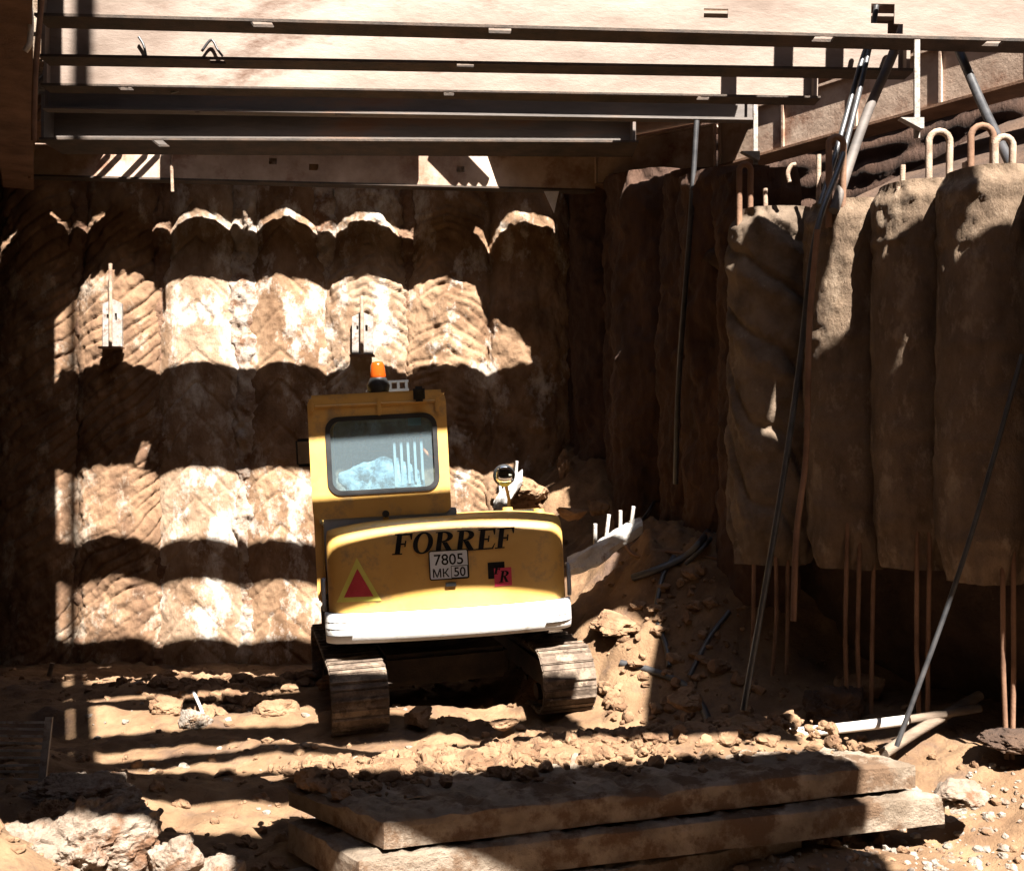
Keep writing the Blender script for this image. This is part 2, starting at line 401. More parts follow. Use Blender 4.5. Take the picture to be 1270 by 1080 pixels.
# far right corner wall, self-shadowed reddish piles
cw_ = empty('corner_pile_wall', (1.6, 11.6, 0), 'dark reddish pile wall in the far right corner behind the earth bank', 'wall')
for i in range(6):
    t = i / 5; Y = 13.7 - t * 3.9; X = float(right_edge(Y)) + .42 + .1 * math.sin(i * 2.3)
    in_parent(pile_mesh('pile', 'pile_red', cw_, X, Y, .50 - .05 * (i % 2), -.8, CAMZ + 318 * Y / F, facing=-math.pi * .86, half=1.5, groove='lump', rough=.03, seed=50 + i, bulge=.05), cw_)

# left wall, seen almost edge on
lw = empty('left_pile_wall', (-4, 8, 0), 'dark pile wall along the left edge of the pit', 'wall')
for i in range(12):
    Y = 3.0 + i * .97; X = -.47 * Y - .80
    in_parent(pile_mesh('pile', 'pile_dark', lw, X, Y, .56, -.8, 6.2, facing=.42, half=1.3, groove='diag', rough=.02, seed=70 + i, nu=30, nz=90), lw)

# the right hand row of big piles that stop short above the floor, bars hanging out of their feet
def rebar_pile(Xc, Yc, r, ztop, zbot, m, groove, label, seed, bars):
    root = empty('bored_pile', (Xc, Yc, float(ground_z(Xc, Yc))), label, 'pile', 'bored piles along the right bank')
    z0 = root.location.z
    nu, nz = 96, int((ztop - zbot) / .02)
    a = np.linspace(0, 2 * np.pi, nu); z = np.linspace(zbot, ztop, nz)
    A, Z = np.meshgrid(a, z, indexing='ij')
    ca, sa = np.cos(A), np.sin(A)
    R = r + .010 * fbm(ca * 3, sa * 3, Z * 3 + seed, 4) + .02 * vn(ca * .9, sa * .9, Z * .6 + seed)
    if groove == 'spiral':
        ph = Z * 1.75 + A * .55 + .55 * vn(ca * 1.3, sa * 1.3, Z * .9 + seed); fr = ph - np.floor(ph)
        R = R + .034 * np.exp(-((fr - .4) / .16) ** 2) - .035 * np.exp(-((fr - .68) / .07) ** 2) + .02 * fbm(ca * 3, sa * 3, Z * 5, 4, .6)
    else:
        R = R + .020 * np.maximum(fbm(ca * 8, sa * 8, Z * 9 + seed, 4, .6), 0) * sstep(ztop - 1.2, ztop - .2, Z)
        R = R + .006 * fbm(ca * 4, sa * 4, Z * 9 + seed, 4, .6) - .010 * np.maximum(fbm(ca * 2.5, sa * 2.5, Z * 2.5 + seed * 2, 3) - .4, 0) + .010 * vn(ca * .5, sa * .5, Z * 14 + seed)
    end = sstep(zbot - .05, zbot + .36, Z + .2 * fbm(ca * 2.5, sa * 2.5, seed, 3))
    R = R * (.74 + .26 * end) + .03 * (1 - end) * fbm(ca * 4, sa * 4, Z * 8 + seed, 3)
    R = R * (1 - .18 * sstep(ztop - .12, ztop, Z + .05 * vn(ca * 3, sa * 3, 1)))
    X = R * ca; Y = R * sa
    V = np.stack([X, Y, Z - z0], -1).reshape(-1, 3)
    top = np.array([[0, 0, ztop - z0 + .02]]); q = grid_quads(nu, nz)
    o = np_mesh('shaft', V, q, m, root)
    cap = MB(); ring = [(X[i, -1], Y[i, -1], ztop - z0) for i in range(nu - 1)]
    cap.add(ring + [(0, 0, ztop - z0 + .06)], [(i, (i + 1) % (nu - 1), nu - 1) for i in range(nu - 1)])
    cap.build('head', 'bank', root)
    for (dx, dy, lo) in bars:
        MB().tube([(dx, dy, zbot - z0 + .35), (dx + random.uniform(-.02, .02), dy, (zbot - z0) * .5), (dx + random.uniform(-.03, .03), dy, lo - .05)], .017, 8).build('rebar', 'rust', root)
    return root
GA = 'bored piles along the right bank'
rebar_pile(2.17, 9.05, .37, 4.25, 1.35, 'sack', 'spiral', 'folded sack-like pile, the farthest left of the hanging right row', 1, [(-.2, -.2, .0), (-.05, -.3, 0), (.05, -.28, 0)])
rebar_pile(2.61, 8.38, .355, 4.17, 1.40, 'pile_dark', 'plain', 'rough brown pile right beside the folded sack-like one', 2, [(-.12, -.3, 0), (-.03, -.31, 0), (.08, -.3, 0)])
rebar_pile(2.95, 7.88, .325, 4.20, 1.45, 'pile_dark', 'plain', 'narrow smooth pile, second from the folded sack-like one', 3, [(-.1, -.22, 0), (-.02, -.25, 0)])
rebar_pile(3.22, 7.36, .33, 4.17, 1.42, 'pile_dark', 'plain', 'brown pile with a flaking head at the frame side of the right row', 4, [(-.03, -.28, 0), (.04, -.28, 0)])
rebar_pile(3.62, 6.85, .33, 4.1, 1.4, 'pile_dark', 'plain', 'dark pile cut by the right edge of the picture', 5, [(-.15, -.22, 0)])
rebar_pile(4.0, 6.25, .34, 4.1, 1.3, 'pile_dark', 'plain', 'dark pile nearest the lens at the right edge', 6, [(-.15, -.22, 0)])

# soil behind and above the right row: a ledge with a ragged lip and a hollow face below
def build_bank():
    ys = np.linspace(3.0, 10.2, 150)
    prof = [(.75, .1), (.62, .8), (.55, 1.4), (.45, 2.2), (.36, 3.0), (.30, 3.7), (.16, 4.02), (.30, 4.16), (.6, 4.25), (1.0, 4.34), (1.5, 4.55), (2.2, 4.9), (3.2, 5.4), (5, 6.0), (8, 6.1)]
    pr = np.array(smooth_path([(a, b, 0) for a, b in prof], 8))[:, :2]
    Yg, K = np.meshgrid(ys, np.arange(len(pr)), indexing='ij')
    off = pr[:, 0][K]; zz = pr[:, 1][K]
    X = np.where(True, 2.35 - .65 * (Yg - 9.0), 0) + off
    nz = .09 * fbm(X * 1.7, Yg * 1.7, zz * 1.7, 4) + .05 * fbm(X * 6, Yg * 6, zz * 6, 3)
    V = np.stack([X + nz * .8, Yg + nz * .3, zz + nz * .6], -1)
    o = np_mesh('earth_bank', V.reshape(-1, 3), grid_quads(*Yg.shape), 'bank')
    tag(o, kind='structure')
build_bank()

# street level round the pit
st = MB()
st.box((-60, BACK_Y + .7, 5.4), (60, 60, 6.2)); st.box((-60, -60, 5.4), (60, -9, 6.2))
st.box((8.3, -9, 5.4), (60, BACK_Y + .7, 6.2)); st.box((-60, -9, 5.4), (-7.6, BACK_Y + .7, 6.2))
tag(st.build('street', 'street'), kind='structure')
tag(MB().box((-8, -9, 5.9), (8.4, -1.3, 6.12)).build('shade_deck', 'under'), kind='structure')  # unseen deck added behind the lens to cut fill light
# plain blocks added round the pit, beyond the frame, to cut sky light
for a, b in (((-34, -14, 6.2), (-10.5, 34, 31)), ((13, -10, 6.2), (36, 34, 29)), ((-34, 19, 6.2), (36, 32, 31)), ((-40, -46, 6.2), (40, -24, 38))):
    mbb = MB().box(a, b)
    for zf in range(9, int(b[2]), 3): mbb.box((a[0] - .15, a[1] - .15, zf), (b[0] + .15, b[1] + .15, zf + .25))
    tag(mbb.build('sky_blocker', 'under'), 'dark block added beside the pit to cut sky light, beyond the picture', 'sky_blocker', 'blocks added round the pit')
# lagging behind the walers on the right
def lagging():
    ln = smooth_path([(1.2, 13.75, 0), (2.2, 13.1, 0), (3.1, 12.4, 0), (4.4, 10.6, 0), (5.9, 8.5, 0), (8.2, 5.2, 0)], 40)
    L = np.array(ln)[:, :2]; zz = np.linspace(4.4, 8.6, 110)
    K, Z = np.meshgrid(np.arange(len(L)), zz, indexing='ij'); X = L[:, 0][K]; Y = L[:, 1][K]
    n = .05 * fbm(X * 2, Y * 2, Z * 2, 4) + .03 * np.abs(np.sin(Z * 13))
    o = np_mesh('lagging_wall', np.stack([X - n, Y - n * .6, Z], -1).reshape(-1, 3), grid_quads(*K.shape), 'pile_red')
    tag(o, 'dark lagging wall behind the waler over the right bank', 'wall')
lagging()
# pit sides behind the lens
for nm, a, b in (('rear_wall', (-8, -9.4, -1), (8.4, -9.02, 5.38)), ):
    tag(MB().box(a, b).build('rear_wall', 'pile_dark'), 'earth wall closing the pit behind the lens', 'wall')

# ------------------------------------------------------------------ steelwork
def plate_holes(mb, axis0, x0, x1, z0, z1, y0, y1, holes):
    """upright plate in x,z with rectangular holes (hx0,hx1,hz0,hz1)"""
    xs = sorted(set([x0, x1] + [min(max(h[i], x0), x1) for h in holes for i in (0, 1)]))
    for a, b in zip(xs[:-1], xs[1:]):
        hs = sorted([(h[2], h[3]) for h in holes if h[0] <= (a + b) / 2 <= h[1]])
        z = z0
        for lo, hi in hs:
            if lo > z: mb.box((a, y0, z), (b, y1, lo))
            z = max(z, hi)
        if z < z1: mb.box((a, y0, z), (b, y1, z1))

def ibeam(name, m, XL, XR, Y0, w, zb, h, label, cat='strut', group='steel struts across the pit', slope=0, fl_holes=(), web_holes=(), t=.022, web_at=.5, stubs=(), dy=0.0, dark=None, flange=True):
    """Y0: front edge of the flanges. fl_holes: (x, width) burnt through the front half of the bottom flange."""
    L = XR - XL
    o = empty(name, (XL, Y0, zb), label, cat, group)
    o.rotation_euler = (0, math.atan2(-slope, 1), math.atan2(dy, L))
    yw = w * web_at
    mb = MB(); plate_holes(mb, 0, 0, L, t, h - t, yw - .008, yw + .008, [(a - XL, b - XL, c, d) for a, b, c, d in web_holes])
    mb.build('web', m, o)
    if flange:
        mb = MB(); hs = sorted([(a - XL, a - XL + ww) for a, ww in fl_holes]); x = 0
        for a, b in hs:
            mb.box((x, 0, 0), (a, w, t)); mb.box((a, yw - .01, 0), (b, w, t)); x = b
            # ragged edge of the flame cut
            for q in range(4):
                aa = a + (b - a) * q / 4
                mb.box((aa, 0, .001), (aa + (b - a) * .25, .012 + .012 * random.random(), t - .001))
        mb.box((x, 0, 0), (L, w, t)); mb.build('bottom_flange', dark or m, o)  # darker underside: shade put into the flange colour
        MB().box((0, 0, h - t), (L, w, h)).build('top_flange', m, o)
    for (sx, sw, sh) in stubs:
        MB().box((sx - XL - sw / 2, w * .3, h), (sx - XL + sw / 2, w * .5, h + sh)).build('stub_post', 'rust', o)  # unseen stub placed to throw an upright shadow on the next strut
    for sx in (.02, L - .06):
        MB().box((sx, .01, t), (sx + .03, yw - .009, h - t)).build('stiffener', m, o)
    return o

def yb(y, z): return F * z / (CY - y)
def X_at(px, Y): return (px - CX) * Y / F
Zr = lambda z: CAMZ + z
# the six seen, from the nearest back: front-bottom edge at pixel rows 53, 88, 126, 153, 187
def seen(m, xl, xr, y0, Y0, w, h, slope, label, holes, **k):
    """a strut whose front bottom edge lies at pixel row y0 in mid picture"""
    XL, XR = X_at(xl, Y0), X_at(xr, Y0); zb = (CY - y0) * Y0 / F
    return ibeam('strut', m, XL, XR, Y0, w, Zr(zb) - slope * XL, h, label, slope=-slope, fl_holes=[(X_at(a, Y0), b) for a, b in holes], **k)
seen('steel', 42, 1330, 35, 8.15, .25, .66, .026, 'pale strut at the top, widest of the struts, with cut holes in its web', [(310, .16), (606, .17), (1012, .15), (1226, .13)],
     web_holes=[(X_at(872, 8.28), X_at(902, 8.28), .16, .23), (X_at(1079, 8.28), X_at(1108, 8.28), .15, .30), (X_at(1100, 8.28), X_at(1119, 8.28), .075, .151)], dark='under',
     stubs=[(X_at(978, 8.81) + .42 * .55, .14, .9), (X_at(1042, 8.81) + .42 * .55, .13, .9)])
seen('steel', 47, 1134, 80, 8.80, .22, .46, .0166, 'pale strut second below the top edge of the picture', [(257, .13), (566, .14)], dark='under',
     stubs=[(X_at(903, 9.5) + .42 * .55, .12, .9), (X_at(1000, 9.5) + .42 * .55, .05, .9)])
seen('steel', 50, 1018, 116, 9.38, .20, .42, .0167, 'pale strut third below the top edge of the picture', [(145, .12), (550, .09), (866, .11)], dark='under')
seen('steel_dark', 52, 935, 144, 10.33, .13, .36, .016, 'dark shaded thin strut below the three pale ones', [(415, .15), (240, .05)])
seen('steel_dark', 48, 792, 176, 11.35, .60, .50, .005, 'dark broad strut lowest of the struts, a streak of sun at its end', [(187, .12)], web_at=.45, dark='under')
# nearer ones overhead, above the frame, set and trimmed for the shade they cast
NEAR = [(6.81, .15, 3.65, .40), (6.45, .21, 2.98, .36), (5.92, .19, 2.98, .34), (4.72, .33, 2.98, .40), (4.30, .13, 2.98, .10), (3.27, .40, 2.98, .38), (1.9, .50, 2.98, .40), (1.47, .50, 3.5, .40), (9.70, .10, 3.95, .30)]
for i, (Y0, w, zb, h) in enumerate(NEAR):
    xl = -.437 * Y0 - .1; xr = 6.2 - .7 * (Y0 - 6.5) if Y0 > 4 else (3.3 if Y0 > 3 else 3.8); sk = .14 if Y0 > 3 else (-.10 if Y0 > 1.6 else .20)
    if Y0 > 9: xr, sk = 2.4, 0  # unseen beam added only to shade the face of the dark thin strut
    if 3 < Y0 < 4: sk = .03
    if 6.7 < Y0 < 7: xr = 1.7
    xs = .3 if Y0 < 1.6 else xl
    if 4.6 < Y0 < 5: xr = 2.25
    if 5.5 < Y0 < 6.6: xr = 2.72 if Y0 > 6.2 else 2.1
    ibeam('strut', 'steel', xs, xr, Y0 - sk * (.8 - xs), w, Zr(zb), h, 'strut overhead out of sight, set and trimmed for the shade it casts', dy=sk * (xr - xs))

# walers: the beams the struts bear on
wl = ibeam('waler', 'waler', X_at(38, 13.2), X_at(738, 13.2), 13.12, .20, Zr(2.974) + .026 * 5.8, .44, 'long brown waler across the far pile wall under the struts', cat='beam', group='walers round the pit', slope=-.026, web_at=.1,
      web_holes=[(X_at(334, 13.2), X_at(344, 13.2), .22, .30), (X_at(384, 13.2), X_at(396, 13.2), .16, .24), (X_at(566, 13.2), X_at(576, 13.2), .18, .26)], dark='under')

def long_beam(name, m, a, b, w, zb0, zb1, h, label, side=1, group='walers round the pit'):
    """H-shaped waler from plan point a to b; depth w goes to the right of a>b"""
    a = Vector((a[0], a[1], zb0)); b = Vector((b[0], b[1], zb1)); d = b - a; L = d.length
    o = empty(name, a, label, 'beam', group)
    o.rotation_euler = (0, -math.asin(d.z / L), math.atan2(d.y, d.x))
    t = .025; s = side
    lo, hi = (0, w) if s > 0 else (-w, 0)
    MB().box((0, lo, 0), (L, hi, t)).build('bottom_flange', 'rust', o)
    MB().box((0, lo, h - t), (L, hi, h)).build('top_flange', m, o)
    yc = w * (.12 if m == 'waler' else .45) * s
    MB().box((0, yc - .01, t), (L, yc + .01, h - t)).build('web', m, o)
    k = max(1, int(L / .9))
    for i in range(k + 1):
        x = min(max(L * i / k - .015, 0), L - .03)
        y0, y1 = (.004, yc - .011) if s > 0 else (yc + .011, -.02)
        MB().box((x, y0, t), (x + .025, y1, h - t)).build('stiffener', m, o)
    return o
z0w = Zr(2.93)
long_beam('waler', 'waler', (.98, 12.95), (2.25, 12.1), .36, Zr(2.97), Zr(2.97), .5, 'short rusty waler cutting across the far right corner', 1)
long_beam('waler', 'waler', (2.28, 12.06), (4.9, 8.30), .36, Zr(2.97), Zr(2.97), .55, 'long rusty waler running forward over the right bank', 1)
long_beam('waler', 'black', (-.437 * 2.4 - .03, 2.4), (-.437 * 13.3 - .03, 13.3), .34, Zr(2.95), Zr(3.0), .5, 'dark waler seen end on along the left edge', 1)
# hidden plates added behind the last strut to shade the wall corners
mb = MB(); 
def slab_poly(mb, pts, z0, z1):
    n = len(pts); v = [(x, y, z0) for x, y in pts] + [(x, y, z1) for x, y in pts]
    mb.add(v, [tuple(range(n))[::-1], tuple(range(n, 2 * n))] + [(i, (i + 1) % n, (i + 1) % n + n, i + n) for i in range(n)])
slab_poly(mb, [(-.33, 13.11), (.22, 12.5), (.95, 12.1), (1.35, 11.5), (2.5, 11.3), (2.7, 11.8), (1.0, 13.11)], 5.92, 5.94)
tag(mb.build('corner_shade_plate', 'rust'), 'steel plate added to shade the far right corner, hidden behind the lowest strut', 'plate')
mb = MB(); slab_poly(mb, [(1.2, 10.4), (2.8, 10.2), (2.8, 10.95), (1.2, 11.1)], 5.95, 5.97)
tag(mb.build('corner_shade_plate', 'rust'), 'steel plate added unseen by the two lowest struts to shade the corner wall', 'plate')
mb = MB(); slab_poly(mb, [(-4.85, 13.11), (-5.3, 12.2), (-6.2, 12.2), (-6.2, 13.11)], 5.92, 5.94)
tag(mb.build('corner_shade_plate', 'rust'), 'steel plate added to shade the far left corner, hidden behind the lowest strut', 'plate')
# hidden beam added over the far wall; its drops shade the wall top
R_c = Matrix.Rotation(.012, 3, 'Y'); cb_ = MB().box((-9, 12.57, 7.0), (6, 15.5, 7.5), rot=R_c, at=(0, 0, -.03))
for a_, b_x, dz_ in ((-.78, -.05, .26), (-4.75, -4.15, .2), (-8.9, -5.5, .3), (1.0, 5.9, .3)): cb_.box((a_, 12.6, 7.0 - dz_), (b_x, 12.9, 6.999), rot=R_c, at=(0, 0, -.03))
cb_ = cb_.build('shade_beam', 'concrete', bevel=.02)
tag(cb_, 'concrete beam added unseen above the far wall to shade its top', 'beam')
tag(MB().box((-9, 14.25, 6.2), (6, 15.2, 6.87)).build('beam_support', 'concrete', bevel=.02), 'concrete upstand carrying the added beam over the far wall', 'beam')
# hidden lattice added over the waler to shade its face
o_ = empty('shade_lattice', (-4.0, 12.42, 6.4), 'thin lattice added above the far waler to shade it, hidden by the struts', 'beam')
MB().box((.05, 0, 0), (3.15, .06, .33)).build('web', 'under', o_)
mb = MB()
for q in (-1.35, -1.2, -1.08, -.95, -.8, -.66, -.35, -.2): mb.tube([(q - .1, .03, .0), (q + .22, .03, .33)], .032, 6)
for q in (3.5, 3.62, 3.74, 3.86): mb.tube([(q + .12, .03, .0), (q - .2, .03, .33)], .045, 6)
mb.build('lattice', 'under', o_)
# unseen sheet added over the near right, notched to shape sun patches
mb = MB(); slab_poly(mb, [(3.1, 3.05), (8.6, 3.05), (8.6, 4.3), (4.5, 4.75), (4.10, 4.86), (3.86, 4.88), (3.82, 5.3), (3.72, 5.5), (3.58, 5.5), (3.54, 5.45), (3.30, 5.6), (3.27, 6.0), (3.2, 6.2), (3.1, 6.72), (2.72, 6.86), (2.62, 5.9), (3.1, 5.2)], 6.7, 6.8)
tag(mb.build('shade_sheet', 'rust'), 'steel sheet added out of sight over the near right to shade the piles', 'plate')
mb = MB(); slab_poly(mb, [(-.3, 1.1), (-5.05, 12.0), (-9, 12.0), (-9, .65), (-.3, .65)], 7.35, 7.5)
tag(mb.build('side_shade_deck', 'under'), kind='structure')  # unseen deck added to shade the left side of the pit
# mast on the street whose thin shade falls along the left side
tag(MB().cyl((-1.22, 3.45, 5.78), (-1.22, 3.45, 24), .085, .07, 12).build('mast', 'rust'), 'tall slim mast standing over the near strut, out of sight', 'mast')

# ------------------------------------------------------------------ rods, hoses and pipes
def rod(name, m, pts, r, label, cat='rod', group=None, n=8, sm=True):
    p = smooth_path(pts, 6) if sm and len(pts) > 2 else pts
    return base_tube(name, p, r, m, label, cat, group, n)
rod('steel_rod', 'hose', [P(864, 150, 10.3), P(856, 280, 10.3), P(842, 470, 10.3), P(838, 600, 10.4)], .026, 'thin dark rod hanging down the corner wall with two gleaming stretches', 'rod')
rod('hose', 'hose', [P(1088, 0, 8.62), P(1078, 60, 8.55), P(1046, 190, 8.1), P(1012, 290, 7.8), P(992, 450, 7.8), P(972, 590, 7.7), P(947, 740, 7.6), P(922, 880, 7.55)], .022, 'black hose hanging down in front of the folded pile', 'hose', n=12)
rod('hose', 'rust', [P(1014, 285, 7.72), P(1004, 400, 7.72), P(1000, 560, 7.66), P(988, 660, 7.6), P(984, 770, 7.55)], .022, 'thin reddish hose hanging beside the black one', 'hose')
rod('steel_pipe', 'steel_dark', [P(1128, 10, 8.66), P(1108, 66, 8.6), P(1072, 150, 8.4), P(1034, 262, 8.05)], .038, 'thick grey pipe leaning from the top strut to the pile heads', 'pipe', n=14)
rod('cable', 'hose', [P(1082, 40, 8.6), P(1066, 85, 8.5), P(1044, 165, 8.3), P(1017, 255, 8.05)], .022, 'thin black cable slanting left of the leaning pipe', 'cable')
rod('steel_rod', 'hose', [P(1166, 10, 8.6), P(1188, 60, 8.5), P(1218, 130, 8.1), P(1254, 205, 7.5)], .034, 'slanting rod with a bright middle near the right edge', 'rod')
def hanger(px, y0, y1, Y, label):
    p = P(px, y1, Y); o = empty('hanger', p, label, 'hanger', 'hangers below the struts')
    h = (y1 - y0) * Y / F
    MB().box((-.020, -.012, 0), (.020, .012, h)).build('bar', 'plate', o)
    MB().prism([(-.15, .13), (.021, .13), (.021, .05), (.0, .05)], -.09, -.014).build('bracket', 'plate', o)
    MB().cyl((0, -.03, .1), (0, .03, .1), .02, n=8).build('bolt', 'rust', o)
    return o
hanger(1137, 50, 172, 8.04, 'pale flat bar with a bracket hanging from the widest strut'); hanger(937, 128, 208, 10.1, 'pale flat bar with a bracket hanging by the end of the dark thin strut')
rod('pole', 'hose', [P(1268, 440, 6.95), P(1196, 690, 6.9), P(1112, 925, 6.85)], .016, 'long dark pole leaning beside the hanging pile feet', 'pole', n=10)
for Y_, pts, lab in [(8.86, [(250, 64), (262, 50), (270, 62), (276, 70)], 'thin wire curl added for a branch shadow on the second strut'), (9.49, [(188, 113), (206, 104), (222, 98), (234, 95)], 'dark wire added for a branch shadow slanting across the third strut'),
        (9.49, [(212, 115), (236, 109), (268, 100), (292, 97)], 'longer wavy wire added for a branch shadow across the third strut'), (8.86, [(172, 46), (178, 56), (181, 69)], 'short bent wire added for a branch shadow at the left of the second strut')]:
    rod('wire', 'hose', [P(x_, y_, Y_) for x_, y_ in pts], .011, lab, 'wire', n=6)  # dark wires added in place of branch shadows on the strut faces
# starter bars and lifting loops on the pile heads
def hairpin(px, yt, yb_, w, Y, label, m='rebar', r=.024):
    a = P(px, yb_, Y); h = (yb_ - yt) * Y / F; w = w * Y / F
    pts = [(-w/2, 0, -.12), (-w/2, 0, h - w/2)] + [(-w/2 * math.cos(t), 0, h - w/2 + w/2 * math.sin(t)) for t in np.linspace(.25, math.pi - .25, 7)] + [(w/2, 0, h - w/2), (w/2, .02, -.12)]
    return tag(MB().tube(pts, r, 10).build('rebar_loop', m, loc=tuple(a)), label, 'rebar', 'bent bars on the pile heads')
hairpin(1165, 163, 236, 26, 7.65, 'pale bent bar loop standing up clear on the pile heads')
hairpin(1218, 156, 232, 28, 7.7, 'dark bent bar loop left of two near the frame side', 'rust')
hairpin(1245, 170, 236, 22, 7.35, 'smaller bent bar loop nearest the frame side')
hairpin(1037, 170, 262, 18, 8.1, 'dark bent bar loop behind the leaning pipe foot', 'rust')
hairpin(924, 204, 262, 14, 8.9, 'faint dark bar loop over the folded pile', 'rust')
for i, (px, yt, yb_, Y, lab) in enumerate([(1015, 192, 240, 8.5, 'sunlit starter bar left of the leaning pipe foot'), (1118, 205, 275, 7.75, 'tall sunlit starter bar between the two middle piles'),
        (1113, 232, 275, 7.72, 'short starter bar touching the tall sunlit one'), (1152, 205, 234, 7.7, 'short bar at the foot of the pale loop, outer side'), (1177, 206, 234, 7.7, 'short bar inside the foot of the pale loop'),
        (1196, 202, 232, 7.75, 'short sunlit bar between the pale loop and the dark loop'), (1202, 200, 230, 7.75, 'bar paired with the short sunlit one by the dark loop'), (1232, 205, 240, 7.35, 'short bar at the smaller loop'),
        (950, 234, 262, 8.9, 'short dim bar on the folded pile head'), (1240, 232, 262, 7.1, 'stub bar above the flaking pile head')]):
    a = P(px, yb_, Y); h = (yb_ - yt) * Y / F
    base_tube('starter_bar', [a - np.array([0, 0, .12]), a + np.array([random.uniform(-.01, .01), 0, h])], .02, 'rebar', lab, 'rebar', 'starter bars on the pile heads')
base_tube('bent_bar', smooth_path([P(979, 226, 8.6), P(977, 215, 8.6), P(981, 206, 8.6), P(987, 204, 8.6)], 5), .018, 'rebar', 'small hooked bar on the pile heads', 'rebar')
# poles lying on the floor at the right
rod('pipe', 'galv', [P(930, 914, 7.3), P(1040, 903, 7.36), P(1124, 893, 7.42)], .036, 'pale pipe lying in the sun at the foot of the right bank', 'pipe', n=12)
rod('brown_pole', 'timber', [P(1127, 892, 7.46), P(1215, 878, 7.6)], .03, 'shaded end of the pale pipe, the shade put into its brown colour', 'pole')  # same pipe continued; brown colour stands in for its shaded part
rod('brown_pole', 'timber', [P(1096, 934, 7.1), P(1140, 905, 7.4), P(1215, 862, 7.8)], .036, 'brown pole lying slantwise below the pale pipe', 'pole')
# hoses lying on the bank
def ground_path(pts, lift=.04):
    out = []
    for (x, y) in pts:
        lo, hi = 4.5, 13.9                   # where the sight line meets the ground
        Y = None
        for k in range(400):
            Yk = lo + (hi - lo) * k / 399; q = P(x, y, Yk)
            if q[2] <= float(ground_z(q[0], q[1])) + lift: Y = Yk; break
        Y = Y or 11
        q = P(x, y, Y); out.append(q)
    return out
HG = 'hoses strewn over the earth bank'
for nm, m_, px, r, lab in [('hose', 'hose', [(890, 640), (872, 668), (850, 690), (810, 708), (785, 716)], .035, 'thick grey hose curving up the earth bank'),
        ('hose', 'hose', [(838, 588), (818, 612), (800, 640), (780, 660)], .018, 'thin dark hose running down from the hanging rod'),
        ('hose', 'hose', [(836, 690), (822, 715), (814, 760), (826, 800), (830, 826)], .024, 'dark hose snaking down the middle of the bank'),
        ('hose', 'hose', [(770, 822), (810, 832), (850, 850), (872, 878), (880, 900)], .032, 'dark hose at the foot of the bank ending near the slabs'),
        ('hose', 'rust', [(770, 668), (790, 690), (830, 684), (900, 694), (930, 700)], .016, 'thin cable lying across the upper bank'),
        ('hose', 'hose', [(900, 640), (880, 670), (850, 700)], .02, 'short hose crossing the thick grey one'),
        ('hose', 'hose', [(905, 758), (880, 790), (855, 838)], .022, 'straight dark bar lying down the bank')]:
    rod(nm, m_, ground_path(px, .03), r, lab, 'hose', HG)

# ------------------------------------------------------------------ broken concrete pieces with bar stubs
def broken_beam(pa, pb, h, d, stubs, label, seed):
    a, b = np.array(pa), np.array(pb); L = np.linalg.norm(b - a); e = (b - a) / L
    o = empty('broken_beam', tuple(a), label, 'concrete piece', 'broken concrete pieces on the bank')
    nu, nv = 40, 24; ux = np.linspace(0, 1, nu); th = np.linspace(0, 2*np.pi, nv)
    U, T = np.meshgrid(ux, th, indexing='ij')
    cs, sn = np.cos(T), np.sin(T); sq = 1 / np.maximum(np.abs(cs), np.abs(sn)) ** .75
    taper = .55 + .45 * np.sin(np.pi * np.clip(U * .9 + .08, 0, 1)) ** .5
    nn = 1 + .28 * fbm(U * L * 5, cs * 1.5, sn * 1.5 + seed, 4)
    py = d / 2 * cs * sq * nn * taper; pz = h / 2 * sn * sq * nn * taper
    V = np.stack([U * L * e[0], U * L * e[1] + py, U * L * e[2] + pz], -1)
    np_mesh('block', V.reshape(-1, 3), grid_quads(nu, nv), 'white_conc', o, smooth=False)
    for (t, hh, ln) in stubs:
        q = e * L * t
        MB().tube([q + np.array([0, 0, h * .2]), q + np.array([ln, -.02, h * .5 + hh])], .018, 8).build('rebar_stub', 'white_conc', o)
broken_beam(P(704, 706, 9.75), P(796, 652, 10.15), .2, .22, [(.36, .17, 0), (.50, .2, .03), (.70, .16, 0), (.85, .14, .02)], 'pale concrete piece with four upright bars beside the machine', 1)
broken_beam(P(612, 632, 12.6), P(648, 590, 12.7), .24, .25, [(.25, .22, -.02), (.5, .2, .0), (.75, .15, .02)], 'pale concrete piece with upright bars beyond the round mirror', 2)

# ------------------------------------------------------------------ anchors on the far wall
def anchor(px, y0, y1, w, ry0, ry1, label):
    p = P(px, y1, 13.76); o = empty('anchor_plate', p, label, 'anchor', 'anchor plates on the far wall')
    s = 13.76 / F; h = (y1 - y0) * s; W = w * s
    mb = MB(); plate_holes(mb, 0, -W/2, W/2, 0, h, -.02, .02, [(-W*.30, -W*.20, h*.66, h*.76), (W*.12, W*.24, h*.62, h*.78)])
    mb.build('plate', 'plate', o)
    MB().prism([(-W/2, h), (W/2, h), (0, h + .06)], -.018, .02).build('gable', 'plate', o)
    MB().tube([(0, -.08, (y1 - ry1) * s), (-.005, -.07, (y1 - ry0) * s)], .024, 8).build('rod', 'rebar', o)
    MB().box((-W/2 - .02, -.12, -.03), (W/2 + .02, .02, -.004)).build('seat', 'rust', o)
    return o
anchor(140, 377, 430, 24, 328, 427, 'pale anchor plate with a tall rod, left one on the far wall')
anchor(450, 393, 440, 26, 368, 445, 'pale anchor plate with a rod just above the cab beacon')
